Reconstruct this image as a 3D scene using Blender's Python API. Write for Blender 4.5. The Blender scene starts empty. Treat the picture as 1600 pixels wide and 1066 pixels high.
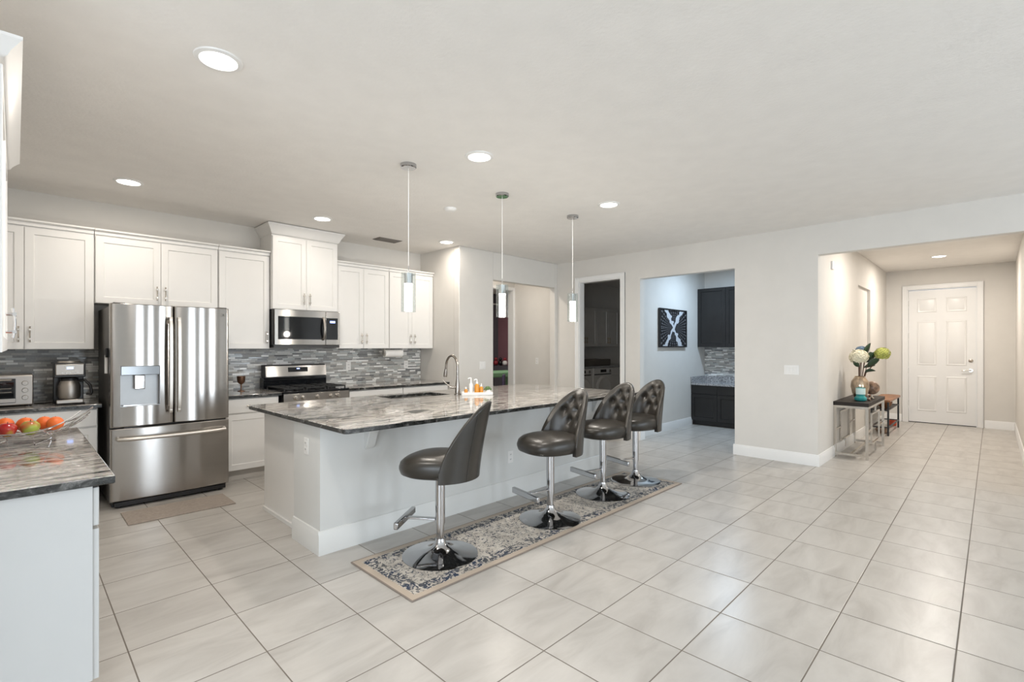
import bpy, math, random
from mathutils import Vector, Matrix
R = math.radians
random.seed(7)
C = bpy.context.scene.collection
SC = bpy.context.scene

# ------------------------------------------------------------------ camera
CAMH, YAW, FPX = 1.39, R(44.75), 764.1
cd = bpy.data.cameras.new('camera'); cam = bpy.data.objects.new('camera', cd); C.objects.link(cam)
cam.location = (0, 0, CAMH); cam.rotation_euler = (R(90), 0, YAW - R(90))
cd.sensor_width = 36; cd.lens = 36 * FPX / 1600
cd.shift_x = (800 - 794) / 1600.0; cd.shift_y = (542.4 - 533) / 1600.0
cd.clip_start = .05
SC.camera = cam
# ------------------------------------------------------------------ world, exposure, daylight
w = bpy.data.worlds.new('world'); SC.world = w; w.use_nodes = True
w.node_tree.nodes['Background'].inputs[0].default_value = (.62, .78, 1, 1)
w.node_tree.nodes['Background'].inputs[1].default_value = .8
SC.view_settings.view_transform = 'Standard'; SC.view_settings.look = 'None'
SC.view_settings.gamma = 1; SC.view_settings.use_curve_mapping = False
SC.view_settings.exposure = 0.28

def area(name, loc, rot, sx, sy, power, col, spread=180):
    l = bpy.data.lights.new(name, 'AREA'); l.shape = 'RECTANGLE'; l.size = sx; l.size_y = sy
    l.energy = power; l.color = col; l.spread = R(spread)
    o = bpy.data.objects.new(name, l); C.objects.link(o); o.location = loc; o.rotation_euler = rot
    return o
DAY = (.83, .92, 1)
HC = 2.815
# daylight standing in the glazed openings of the living room (behind the camera)
area('daylight_slider_pane', (1.75, -4.56, 1.2), (R(90), 0, 0), .85, 2.25, 48, DAY)
area('daylight_slider_pane', (3.35, -4.56, 1.2), (R(90), 0, 0), .60, 2.25, 34, DAY)
area('daylight_slider_pane', (5.2, -4.56, 1.2), (R(90), 0, 0), .95, 2.25, 48, DAY)
area('daylight_side_pane', (-3.26, -2.3, 1.4), (R(90), 0, R(-90)), 1.9, 2.0, 75, DAY)
area('daylight_side_pane', (-3.26, .2, 1.4), (R(90), 0, R(-90)), 1.9, 2.0, 75, DAY)

# ------------------------------------------------------------------ materials
def nt(name):
    m = bpy.data.materials.new(name); m.use_nodes = True
    t = m.node_tree; b = t.nodes['Principled BSDF']
    return m, t, b
def N(t, ty, **kw):
    n = t.nodes.new(ty)
    for k, v in kw.items(): setattr(n, k, v)
    return n
def mathn(t, op, a, b=None, c=None):
    n = t.nodes.new('ShaderNodeMath'); n.operation = op
    for i, x in enumerate((a, b, c)):
        if x is None: continue
        if isinstance(x, (int, float)): n.inputs[i].default_value = x
        else: t.links.new(x, n.inputs[i])
    return n.outputs[0]
def ramp(t, fac, stops, interp='LINEAR'):
    n = t.nodes.new('ShaderNodeValToRGB'); r = n.color_ramp; r.interpolation = interp
    while len(r.elements) < len(stops): r.elements.new(.5)
    for e, (p, c) in zip(r.elements, stops):
        e.position = p; e.color = (*c, 1)
    t.links.new(fac, n.inputs[0]); return n.outputs[0]
def mix(t, fac, a, b, blend='MIX'):
    n = t.nodes.new('ShaderNodeMix'); n.data_type = 'RGBA'; n.blend_type = blend
    for s, x in ((0, fac), (6, a), (7, b)):
        if isinstance(x, (int, float)): n.inputs[s].default_value = x
        elif isinstance(x, tuple): n.inputs[s].default_value = (*x, 1)
        else: t.links.new(x, n.inputs[s])
    return n.outputs[2]
def coords(t, scale=(1, 1, 1), loc=(0, 0, 0), rot=(0, 0, 0)):
    tc = N(t, 'ShaderNodeTexCoord'); mp = N(t, 'ShaderNodeMapping')
    mp.inputs['Scale'].default_value = scale; mp.inputs['Location'].default_value = loc
    mp.inputs['Rotation'].default_value = rot
    t.links.new(tc.outputs['Object'], mp.inputs[0]); return mp.outputs[0]
def noise(t, vec, scale, detail=3, rough=.5, dist=0):
    n = N(t, 'ShaderNodeTexNoise'); t.links.new(vec, n.inputs['Vector'])
    n.inputs['Scale'].default_value = scale; n.inputs['Detail'].default_value = detail
    n.inputs['Roughness'].default_value = rough; n.inputs['Distortion'].default_value = dist
    return n.outputs[0]
def bump(t, b, h, strength, dist):
    n = N(t, 'ShaderNodeBump'); n.inputs['Strength'].default_value = strength; n.inputs['Distance'].default_value = dist
    t.links.new(h, n.inputs['Height']); t.links.new(n.outputs[0], b.inputs['Normal'])
def plain(name, col, rough=.5, metal=0, var=.04, scale=6, bmp=0, bscale=60, coat=0, emit=None, es=0, spec=None):
    m, t, b = nt(name)
    v = coords(t); n = noise(t, v, scale)
    lo = tuple(c * (1 - var) for c in col); hi = tuple(min(1, c * (1 + var)) for c in col)
    t.links.new(ramp(t, n, [(.3, lo), (.7, hi)]), b.inputs['Base Color'])
    b.inputs['Roughness'].default_value = rough; b.inputs['Metallic'].default_value = metal
    b.inputs['Coat Weight'].default_value = coat
    if spec is not None: b.inputs['Specular IOR Level'].default_value = spec
    if bmp: bump(t, b, noise(t, v, bscale, 4), bmp, .004)
    if emit: b.inputs['Emission Color'].default_value = (*emit, 1); b.inputs['Emission Strength'].default_value = es
    return m

M = {}
M['wall'] = plain('wall paint', (.68, .655, .615), .7, var=.015, bmp=.15, bscale=90)
M['ceiling'] = plain('ceiling paint', (.82, .795, .76), .85, var=.02, bmp=.5, bscale=45)
M['hallwall'] = M['wall']
M['trim'] = plain('white gloss trim', (.80, .795, .78), .35, var=.01)
M['cab'] = plain('white cabinet lacquer', (.80, .785, .76), .32, var=.01)
M['chromedk'] = plain('dark chrome', (.50, .50, .51), .07, 1, var=.01)
M['islandtrim'] = plain('island trim paint', (.72, .72, .70), .4, var=.01)
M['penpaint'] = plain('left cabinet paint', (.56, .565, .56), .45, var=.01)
M['handle'] = plain('satin appliance handle', (.68, .65, .61), .38, 1, var=.02)
M['faucet'] = plain('brushed faucet nickel', (.34, .31, .28), .25, 1, var=.02)
M['kick'] = plain('toe kick board', (.55, .52, .48), .5)
M['island'] = plain('island paint', (.68, .68, .66), .5, var=.01)
M['darkcab'] = plain('espresso cabinet', (.012, .011, .011), .35, var=.2)
M['chrome'] = plain('polished chrome', (.78, .78, .80), .06, 1, var=.01)
M['nickel'] = plain('satin nickel', (.56, .52, .47), .22, 1, var=.02)
M['black'] = plain('black plastic', (.012, .012, .013), .35)
M['blackgl'] = plain('black glass', (.008, .009, .011), .04)
M['iron'] = plain('cast iron', (.02, .02, .02), .6, bmp=.2)
M['white'] = plain('white plastic', (.8, .79, .77), .4)
M['paper'] = plain('paper towel', (.84, .82, .79), .9, bmp=.3)
M['fridgeside'] = plain('grey fridge side', (.085, .08, .075), .45)
M['ovenmetal'] = plain('brushed steel light', (.42, .39, .36), .42, 1)
M['bronze'] = plain('bronze goblet', (.20, .11, .07), .3, .8)
M['wood'] = plain('walnut wood', (.27, .11, .04), .4, var=.4, scale=9)
M['espresso'] = plain('espresso table top', (.022, .016, .013), .55, var=.2, spec=.3)
M['amber'] = plain('amber soap', (.60, .25, .03), .15, var=.1)
M['leaf'] = plain('dark green leaf', (.018, .045, .02), .45, var=.5)
M['leafl'] = plain('succulent green', (.09, .16, .05), .5, var=.4)
M['stem'] = plain('brown stem', (.10, .05, .03), .6)
M['petalw'] = plain('white petal', (.85, .80, .62), .7, var=.08, scale=40)
M['petalg'] = plain('lime green petal', (.50, .52, .13), .7, var=.3, scale=40)
M['petalb'] = plain('blue petal', (.16, .24, .34), .7, var=.3, scale=40)
M['vase'] = plain('gold mercury glass', (.50, .40, .30), .15, .85, var=.35, scale=14)
M['teal'] = plain('teal glass', (.03, .30, .30), .12, var=.3)
M['label'] = plain('pale label', (.62, .80, .78), .5)
M['ball'] = plain('brown and cream shell', (.25, .16, .11), .35, var=.9, scale=16)
M['orange'] = plain('orange peel', (.85, .17, .03), .4, var=.15, bmp=.3, bscale=120)
M['pink'] = plain('pink wall paint', (.27, .13, .155), .8)
M['slate'] = plain('slate wall paint', (.10, .095, .11), .8)
M['greenp'] = plain('green plastic', (.17, .33, .18), .4)
M['purplep'] = plain('purple plastic', (.10, .08, .16), .4)
M['redp'] = plain('red plastic', (.30, .03, .04), .4)
M['woodmat'] = plain('woven taupe mat', (.35, .30, .26), .9, var=.12, scale=60, bmp=.5, bscale=200)
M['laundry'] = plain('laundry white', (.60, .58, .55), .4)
M['tanpull'] = plain('brass pull', (.5, .4, .28), .3, 1)
M['lens'] = plain('lamp lens', (1, 1, 1), .5, emit=(1, .95, .88), es=9)
M['tube'] = plain('glowing frosted tube', (1, 1, 1), .5, emit=(1, .95, .88), es=6)
M['blue'] = plain('blue display', (.2, .3, .9), .3, emit=(.35, .5, 1), es=2.5)
M['vent'] = plain('vent grille', (.20, .18, .16), .6)

def apple():
    m, t, b = nt('apple skin'); v = coords(t)
    t.links.new(ramp(t, noise(t, v, 9, 2), [(.40, (.38, .01, .02)), (.56, (.45, .05, .03)), (.66, (.42, .42, .06))]), b.inputs['Base Color'])
    b.inputs['Roughness'].default_value = .2; return m
M['apple'] = apple()
def greenapple():
    m, t, b = nt('green apple skin'); v = coords(t)
    t.links.new(ramp(t, noise(t, v, 7, 2), [(.42, (.50, .05, .04)), (.52, (.38, .46, .08))]), b.inputs['Base Color'])
    b.inputs['Roughness'].default_value = .2; return m
M['gapple'] = greenapple()

def leather():
    m, t, b = nt('charcoal leather'); v = coords(t)
    t.links.new(ramp(t, noise(t, v, 5), [(.3, (.024, .021, .017)), (.7, (.036, .031, .025))]), b.inputs['Base Color'])
    b.inputs['Roughness'].default_value = .32
    vo = N(t, 'ShaderNodeTexVoronoi'); t.links.new(v, vo.inputs['Vector']); vo.inputs['Scale'].default_value = 350
    bump(t, b, vo.outputs['Distance'], .12, .001); return m
M['leather'] = leather()

def steel(name, col, rough, rot=False):
    m, t, b = nt(name); v = coords(t, (2, 2, 250) if rot else (250, 250, 2))
    n = noise(t, v, 1, 3)
    t.links.new(ramp(t, n, [(.3, tuple(c * .94 for c in col)), (.7, col)]), b.inputs['Base Color'])
    b.inputs['Metallic'].default_value = 1; b.inputs['Roughness'].default_value = rough
    tg = N(t, 'ShaderNodeCombineXYZ'); tg.inputs[0].default_value = 1; t.links.new(tg.outputs[0], b.inputs['Tangent'])
    b.inputs['Anisotropic'].default_value = .92; b.inputs['Anisotropic Rotation'].default_value = .25; return m
M['steel'] = steel('brushed stainless steel', (.43, .41, .39), .17, True)

def tile_floor():
    m, t, b = nt('porcelain floor tile'); T, X0, Y0 = .4466, .8103, 2.7985
    tc = N(t, 'ShaderNodeTexCoord'); sep = N(t, 'ShaderNodeSeparateXYZ'); t.links.new(tc.outputs['Object'], sep.inputs[0])
    u = mathn(t, 'DIVIDE', mathn(t, 'SUBTRACT', sep.outputs[0], X0), T)
    v = mathn(t, 'DIVIDE', mathn(t, 'SUBTRACT', sep.outputs[1], Y0), T)
    def edge(s):
        f = mathn(t, 'FRACT', s); return mathn(t, 'MINIMUM', f, mathn(t, 'SUBTRACT', 1, f))
    e = mathn(t, 'MINIMUM', edge(u), edge(v))
    cell = N(t, 'ShaderNodeCombineXYZ'); t.links.new(mathn(t, 'FLOOR', u), cell.inputs[0]); t.links.new(mathn(t, 'FLOOR', v), cell.inputs[1])
    wn = N(t, 'ShaderNodeTexWhiteNoise'); t.links.new(cell.outputs[0], wn.inputs['Vector'])
    off = N(t, 'ShaderNodeVectorMath', operation='MULTIPLY_ADD'); t.links.new(wn.outputs['Color'], off.inputs[0])
    off.inputs[1].default_value = (9, 9, 9); t.links.new(tc.outputs['Object'], off.inputs[2])
    mp = N(t, 'ShaderNodeMapping'); mp.inputs['Rotation'].default_value = (0, 0, R(28)); mp.inputs['Scale'].default_value = (1, 3.2, 1)
    t.links.new(off.outputs[0], mp.inputs[0])
    n = noise(t, mp.outputs[0], 2.2, 6, .6, .6)
    c = ramp(t, n, [(.28, (.41, .385, .355)), (.5, (.50, .475, .442)), (.72, (.565, .54, .505))])
    c = mix(t, mathn(t, 'MULTIPLY', wn.outputs['Value'], .10), c, (.44, .41, .38))
    g = mathn(t, 'LESS_THAN', e, .0062)
    c = mix(t, g, c, (.17, .145, .12))
    t.links.new(c, b.inputs['Base Color'])
    t.links.new(mathn(t, 'MULTIPLY_ADD', g, .4, .30), b.inputs['Roughness'])
    mr = N(t, 'ShaderNodeMapRange'); mr.inputs[1].default_value = 0; mr.inputs[2].default_value = .010; t.links.new(e, mr.inputs[0])
    bump(t, b, mr.outputs[0], .35, .003)
    return m
M['floor'] = tile_floor()

def mosaic(name, stops, L=.10, Hh=.021, axis=0):
    """linear glass and stone mosaic: rows of thin strips of mixed lengths"""
    m, t, b = nt(name)
    tc = N(t, 'ShaderNodeTexCoord'); sep = N(t, 'ShaderNodeSeparateXYZ'); t.links.new(tc.outputs['Object'], sep.inputs[0])
    r = mathn(t, 'DIVIDE', sep.outputs[2], Hh); row = mathn(t, 'FLOOR', r); rf = mathn(t, 'FRACT', r)
    w1 = N(t, 'ShaderNodeTexWhiteNoise', noise_dimensions='1D'); t.links.new(row, w1.inputs['W'])
    # warp the lengths inside a row a little
    u = mathn(t, 'DIVIDE', sep.outputs[axis], L)
    u = mathn(t, 'ADD', u, mathn(t, 'MULTIPLY', w1.outputs[0], 17.3))
    u = mathn(t, 'ADD', u, mathn(t, 'MULTIPLY', mathn(t, 'SINE', mathn(t, 'MULTIPLY', u, 2.3)), .28))
    col = mathn(t, 'FLOOR', u); cf = mathn(t, 'FRACT', u)
    cv = N(t, 'ShaderNodeCombineXYZ'); t.links.new(row, cv.inputs[0]); t.links.new(col, cv.inputs[1])
    w2 = N(t, 'ShaderNodeTexWhiteNoise', noise_dimensions='2D'); t.links.new(cv.outputs[0], w2.inputs['Vector'])
    c = ramp(t, w2.outputs[0], stops, 'CONSTANT')
    c = mix(t, .35, c, ramp(t, noise(t, coords(t), 60, 3), [(.35, (.25, .25, .26)), (.65, (.62, .62, .62))]), 'SOFT_LIGHT')
    gz = mathn(t, 'MINIMUM', rf, mathn(t, 'SUBTRACT', 1, rf)); gx = mathn(t, 'MINIMUM', cf, mathn(t, 'SUBTRACT', 1, cf))
    g = mathn(t, 'MAXIMUM', mathn(t, 'LESS_THAN', gz, .055), mathn(t, 'LESS_THAN', gx, .012))
    t.links.new(mix(t, g, c, (.33, .32, .31)), b.inputs['Base Color'])
    w3 = N(t, 'ShaderNodeTexWhiteNoise', noise_dimensions='3D'); t.links.new(cv.outputs[0], w3.inputs['Vector'])
    t.links.new(mathn(t, 'MULTIPLY_ADD', w3.outputs[0], .4, .08), b.inputs['Roughness'])
    bump(t, b, mathn(t, 'ADD', mathn(t, 'SUBTRACT', 1, g), w3.outputs[0]), .3, .002)
    return m
GR = [(0, (.27, .275, .275)), (.16, (.45, .46, .45)), (.34, (.34, .335, .32)), (.48, (.58, .58, .56)), (.62, (.43, .415, .39)), (.72, (.49, .52, .52)), (.80, (.86, .86, .84)), (.95, (.17, .175, .18))]
M['mosaic'] = mosaic('glass and stone mosaic', GR)
M['mosaicY'] = mosaic('glass and stone mosaic pantry', GR, axis=1)

def granite(name, sc=1.0, rz=0, seed=0):
    m, t, b = nt(name)
    v = coords(t, (1.5 * sc, 5.6 * sc, 8 * sc), (seed, seed * 2, 0), (0, 0, R(rz)))
    n = noise(t, v, 1.6, 9, .62, 1.1)
    base = ramp(t, n, [(.30, (.025, .027, .025)), (.39, (.10, .10, .095)), (.44, (.33, .31, .285)), (.51, (.58, .55, .51)), (.55, (.20, .185, .175)), (.60, (.48, .45, .42)), (.66, (.15, .12, .11)), (.74, (.035, .035, .035))])
    v2 = coords(t, (3 * sc, 11 * sc, 14 * sc), (3 + seed, 1, 2), (0, 0, R(rz)))
    n2 = noise(t, v2, 2.2, 8, .7, .8)
    base = mix(t, mathn(t, 'MULTIPLY', ramp(t, n2, [(.52, (0, 0, 0)), (.60, (1, 1, 1))]), .75), base, (.10, .10, .095))
    n3 = noise(t, coords(t, (1, 2, 2), (7, seed, 3)), 1.3, 3)
    base = mix(t, mathn(t, 'MULTIPLY', ramp(t, n3, [(.5, (0, 0, 0)), (.7, (1, 1, 1))]), .35), base, (.31, .265, .235))
    vo = N(t, 'ShaderNodeTexVoronoi'); t.links.new(coords(t), vo.inputs['Vector']); vo.inputs['Scale'].default_value = 160
    base = mix(t, .12, base, vo.outputs['Color'], 'SOFT_LIGHT')
    t.links.new(base, b.inputs['Base Color']); b.inputs['Roughness'].default_value = .055
    return m
M['granite'] = granite('fantasy brown granite', 1, 4)
M['granitep'] = granite('fantasy brown granite darker', 1.5, 18, 4)
def graniteedge():
    m, t, b = nt('rough granite edge with painted shade'); v = coords(t, (1, 1, 1.6))
    n = noise(t, v, 16, 8, .7, .7)
    t.links.new(ramp(t, n, [(.40, (.010, .011, .010)), (.54, (.035, .035, .033)), (.62, (.12, .12, .115)), (.76, (.32, .30, .28))]), b.inputs['Base Color'])
    b.inputs['Roughness'].default_value = .22; bump(t, b, n, .5, .004); return m
M['gedge'] = graniteedge()  # colour darker than the top, imitating an edge without the top's glare
def speckle():
    m, t, b = nt('grey speckled granite'); v = coords(t)
    t.links.new(ramp(t, noise(t, v, 60, 6, .7), [(.36, (.04, .04, .045)), (.48, (.28, .28, .29)), (.6, (.52, .52, .52))]), b.inputs['Base Color'])
    b.inputs['Roughness'].default_value = .12; return m
M['speckle'] = speckle()

def rug():
    m, t, b = nt('distressed cream and navy rug'); hx, hy = 1.625, .345
    tc = N(t, 'ShaderNodeTexCoord'); sep = N(t, 'ShaderNodeSeparateXYZ'); t.links.new(tc.outputs['Object'], sep.inputs[0])
    ex = mathn(t, 'SUBTRACT', hx, mathn(t, 'ABSOLUTE', sep.outputs[0])); ey = mathn(t, 'SUBTRACT', hy, mathn(t, 'ABSOLUTE', sep.outputs[1]))
    e = mathn(t, 'MINIMUM', ex, ey)
    v = coords(t)
    warp = N(t, 'ShaderNodeTexNoise'); t.links.new(v, warp.inputs['Vector']); warp.inputs['Scale'].default_value = 30; warp.inputs['Detail'].default_value = 3
    wv = N(t, 'ShaderNodeVectorMath', operation='MULTIPLY_ADD'); t.links.new(warp.outputs['Color'], wv.inputs[0]); wv.inputs[1].default_value = (.06, .06, 0); t.links.new(v, wv.inputs[2])
    vo = N(t, 'ShaderNodeTexVoronoi', feature='DISTANCE_TO_EDGE'); t.links.new(wv.outputs[0], vo.inputs['Vector']); vo.inputs['Scale'].default_value = 21
    vc = N(t, 'ShaderNodeTexVoronoi'); t.links.new(wv.outputs[0], vc.inputs['Vector']); vc.inputs['Scale'].default_value = 48
    band = mathn(t, 'MULTIPLY', mathn(t, 'GREATER_THAN', e, .055), mathn(t, 'LESS_THAN', e, .135))
    wear = noise(t, v, 26, 5, .75)
    thr = mathn(t, 'MULTIPLY_ADD', band, .11, .075)
    curl = mathn(t, 'ABSOLUTE', mathn(t, 'SUBTRACT', noise(t, v, 24, 2.5, .5, .8), .5))
    line = mathn(t, 'LESS_THAN', curl, mathn(t, 'MULTIPLY_ADD', band, .05, .022))
    blot = mathn(t, 'LESS_THAN', vc.outputs['Distance'], .27)
    pat = mathn(t, 'MAXIMUM', line, blot)
    pat = mathn(t, 'MULTIPLY', pat, mathn(t, 'GREATER_THAN', wear, mathn(t, 'MULTIPLY_ADD', band, -.04, .455)))
    pat = mathn(t, 'MULTIPLY', pat, mathn(t, 'GREATER_THAN', e, .05))
    tint = ramp(t, noise(t, v, 9, 2), [(.42, (.11, .11, .115)), (.52, (.06, .07, .09)), (.62, (.025, .04, .08))])
    base = ramp(t, noise(t, v, 12, 4), [(.35, (.44, .40, .35)), (.65, (.60, .56, .50))])
    base = mix(t, mathn(t, 'LESS_THAN', e, .05), base, (.50, .42, .34))
    base = mix(t, mathn(t, 'LESS_THAN', e, .008), base, (.24, .20, .17))
    t.links.new(mix(t, pat, base, tint), b.inputs['Base Color']); b.inputs['Roughness'].default_value = .95
    bump(t, b, noise(t, v, 260, 2), .5, .003); return m
M['rug'] = rug()

def art():
    m, t, b = nt('black and white street photograph'); hx, hz = .46, .29
    tc = N(t, 'ShaderNodeTexCoord'); sep = N(t, 'ShaderNodeSeparateXYZ'); t.links.new(tc.outputs['Object'], sep.inputs[0])
    x = mathn(t, 'DIVIDE', sep.outputs[0], hx); z = mathn(t, 'DIVIDE', sep.outputs[2], hz)
    wob = mathn(t, 'SUBTRACT', noise(t, coords(t, (6, 1, 9)), 1.5, 1, .3), .5)
    a1 = mathn(t, 'ABSOLUTE', mathn(t, 'ADD', mathn(t, 'SUBTRACT', x, mathn(t, 'MULTIPLY', z, -.52)), mathn(t, 'MULTIPLY', wob, .5)))
    a2 = mathn(t, 'ABSOLUTE', mathn(t, 'ADD', mathn(t, 'SUBTRACT', x, mathn(t, 'MULTIPLY', z, .62)), mathn(t, 'MULTIPLY', wob, .4)))
    az = mathn(t, 'ABSOLUTE', z)
    wdt = mathn(t, 'MULTIPLY_ADD', az, .11, .07)
    sky = mathn(t, 'MAXIMUM', mathn(t, 'LESS_THAN', a1, wdt), mathn(t, 'LESS_THAN', a2, mathn(t, 'MULTIPLY', wdt, .9)))
    ang = mathn(t, 'ARCTAN2', z, x)
    st = mathn(t, 'FRACT', mathn(t, 'MULTIPLY', ang, 5.5))
    rad = mathn(t, 'SQRT', mathn(t, 'ADD', mathn(t, 'MULTIPLY', x, x), mathn(t, 'MULTIPLY', z, z)))
    win = mathn(t, 'FRACT', mathn(t, 'MULTIPLY', mathn(t, 'LOGARITHM', mathn(t, 'ADD', rad, .05), 2.7), 6))
    dk = ramp(t, mathn(t, 'MULTIPLY', st, mathn(t, 'GREATER_THAN', win, .35)), [(.3, (.008, .008, .009)), (.7, (.06, .06, .065)), (1, (.28, .28, .29))])
    t.links.new(mix(t, sky, dk, (.55, .57, .60)), b.inputs['Base Color']); b.inputs['Roughness'].default_value = .3
    return m
M['art'] = art()

def clearglass(name='clear glass'):
    m = bpy.data.materials.new(name); m.use_nodes = True; t = m.node_tree
    for n in list(t.nodes): t.nodes.remove(n)
    out = N(t, 'ShaderNodeOutputMaterial'); mx = N(t, 'ShaderNodeMixShader'); tr = N(t, 'ShaderNodeBsdfTransparent')
    gl = N(t, 'ShaderNodeBsdfGlossy'); fr = N(t, 'ShaderNodeLayerWeight'); fr.inputs[0].default_value = .25
    tr.inputs[0].default_value = (.93, .95, .95, 1); gl.inputs['Roughness'].default_value = .03
    t.links.new(mathn(t, 'MULTIPLY_ADD', fr.outputs['Facing'], .28, .03), mx.inputs[0]); t.links.new(tr.outputs[0], mx.inputs[1]); t.links.new(gl.outputs[0], mx.inputs[2])
    t.links.new(mx.outputs[0], out.inputs[0]); return m
M['glass'] = clearglass()

# ------------------------------------------------------------------ mesh helpers
class MB:
    def __init__(s): s.v = []; s.f = []; s.m = []
    def add(s, vs, fs, mi=0):
        o = len(s.v); s.v += [tuple(p) for p in vs]; s.f += [tuple(i + o for i in f) for f in fs]; s.m += [mi] * len(fs); return s
    def box(s, x0, x1, y0, y1, z0, z1, mi=0):
        x0, x1 = sorted((x0, x1)); y0, y1 = sorted((y0, y1)); z0, z1 = sorted((z0, z1))
        v = [(x, y, z) for z in (z0, z1) for y in (y0, y1) for x in (x0, x1)]
        return s.add(v, [(0, 2, 3, 1), (4, 5, 7, 6), (0, 1, 5, 4), (2, 6, 7, 3), (0, 4, 6, 2), (1, 3, 7, 5)], mi)
    def bar(s, a, b, w, h, mi=0):
        """square bar between two points"""
        a, b = Vector(a), Vector(b); d = (b - a).normalized()
        up = Vector((0, 0, 1)) if abs(d.z) < .95 else Vector((1, 0, 0))
        r = d.cross(up).normalized(); u = r.cross(d).normalized()
        v = [p + r * i * w / 2 + u * j * h / 2 for p in (a, b) for i, j in ((-1, -1), (1, -1), (1, 1), (-1, 1))]
        return s.add(v, [(0, 3, 2, 1), (4, 5, 6, 7), (0, 1, 5, 4), (1, 2, 6, 5), (2, 3, 7, 6), (3, 0, 4, 7)], mi)
    def tube(s, pts, r, n=10, closed=False, mi=0):
        pts = [Vector(p) for p in pts]; k = len(pts); rs = r if isinstance(r, (list, tuple)) else [r] * k
        T = []
        for i in range(k):
            a = pts[i - 1] if (i > 0 or closed) else pts[i]; b = pts[(i + 1) % k] if (i < k - 1 or closed) else pts[i]
            T.append((b - a).normalized())
        ref = Vector((0, 0, 1)) if abs(T[0].z) < .9 else Vector((1, 0, 0))
        nrm = T[0].cross(ref).normalized(); vs = []
        for i in range(k):
            nrm = (nrm - T[i] * nrm.dot(T[i])).normalized(); bn = T[i].cross(nrm)
            vs += [pts[i] + (nrm * math.cos(2 * math.pi * j / n) + bn * math.sin(2 * math.pi * j / n)) * rs[i] for j in range(n)]
        fs = []
        for i in range(k if closed else k - 1):
            for j in range(n):
                a = i * n + j; b = i * n + (j + 1) % n; i2 = (i + 1) % k
                fs.append((a, b, i2 * n + (j + 1) % n, i2 * n + j))
        if not closed: fs += [tuple(range(n - 1, -1, -1)), tuple((k - 1) * n + j for j in range(n))]
        return s.add(vs, fs, mi)
    def cyl(s, a, b, r, n=24, r2=None, mi=0): return s.tube([a, b], [r, r if r2 is None else r2], n, mi=mi)
    def lathe(s, prof, n=32, c=(0, 0, 0), mi=0, sy=1):
        vs = []; fs = []; k = len(prof)
        for r, z in prof:
            vs += [(c[0] + r * math.cos(2 * math.pi * j / n), c[1] + sy * r * math.sin(2 * math.pi * j / n), c[2] + z) for j in range(n)]
        for i in range(k - 1):
            for j in range(n):
                fs.append((i * n + j, i * n + (j + 1) % n, (i + 1) * n + (j + 1) % n, (i + 1) * n + j))
        if prof[0][0] > 1e-4: fs.append(tuple(range(n - 1, -1, -1)))
        if prof[-1][0] > 1e-4: fs.append(tuple((k - 1) * n + j for j in range(n)))
        return s.add(vs, fs, mi)
    def ball(s, c, r, n=16, mi=0, sc=(1, 1, 1)):
        vs = []; fs = []; m_ = n // 2
        for i in range(m_ + 1):
            th = math.pi * i / m_
            for j in range(n):
                p = 2 * math.pi * j / n
                vs.append((c[0] + r * sc[0] * math.sin(th) * math.cos(p), c[1] + r * sc[1] * math.sin(th) * math.sin(p), c[2] - r * sc[2] * math.cos(th)))
        for i in range(m_):
            for j in range(n): fs.append((i * n + j, i * n + (j + 1) % n, (i + 1) * n + (j + 1) % n, (i + 1) * n + j))
        return s.add(vs, fs, mi)
    def prism(s, poly, z0, z1, mi=0, axis='z'):
        k = len(poly)
        def P(a, b, c): return {'z': (a, b, c), 'y': (a, c, b), 'x': (c, a, b)}[axis]
        vs = [P(a, b, z0) for a, b in poly] + [P(a, b, z1) for a, b in poly]
        fs = [tuple(range(k - 1, -1, -1)), tuple(range(k, 2 * k))] + [(i, (i + 1) % k, (i + 1) % k + k, i + k) for i in range(k)]
        return s.add(vs, fs, mi)
    def shaker(s, x0, x1, z0, z1, yb=0, t=.02, fw=.058, dp=.009, mi=0):
        """framed door: front face at yb-t with a sunk centre panel"""
        yf = yb - t; b = .005
        def ring(x0, x1, z0, z1, y): return [(x0, y, z0), (x1, y, z0), (x1, y, z1), (x0, y, z1)]
        vs = ring(x0, x1, z0, z1, yb) + ring(x0, x1, z0, z1, yf + .002) + ring(x0 + .002, x1 - .002, z0 + .002, z1 - .002, yf)
        vs += ring(x0 + fw, x1 - fw, z0 + fw, z1 - fw, yf) + ring(x0 + fw + b, x1 - fw - b, z0 + fw + b, z1 - fw - b, yf + dp)
        fs = [(3, 2, 1, 0)]
        for k in range(4):
            for i in range(4):
                a = k * 4 + i; c = k * 4 + (i + 1) % 4
                fs.append((a, c, c + 4, a + 4))
        fs.append((16, 17, 18, 19)); return s.add(vs, fs, mi)
    def build(s, name, mats, parent=None, loc=(0, 0, 0), rot=0, bevel=0, seg=2, sub=0, ang=38):
        me = bpy.data.meshes.new(name); me.from_pydata(s.v, [], s.f)
        if not isinstance(mats, (list, tuple)): mats = [mats]
        for m in mats: me.materials.append(M[m] if isinstance(m, str) else m)
        me.polygons.foreach_set('material_index', s.m); me.polygons.foreach_set('use_smooth', [True] * len(s.f))
        me.update(); me.set_sharp_from_angle(angle=R(ang))
        o = bpy.data.objects.new(name, me); C.objects.link(o); o.location = loc; o.rotation_euler = (0, 0, rot)
        if parent: o.parent = parent
        if bevel:
            b = o.modifiers.new('bevel', 'BEVEL'); b.width = bevel; b.segments = seg; b.limit_method = 'ANGLE'; b.angle_limit = R(40)
        if sub:
            b = o.modifiers.new('sub', 'SUBSURF'); b.levels = sub; b.render_levels = sub
        return o
def tag(o, label, cat, group=None):
    o['label'] = label; o['category'] = cat
    if group: o['group'] = group
    return o
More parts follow.
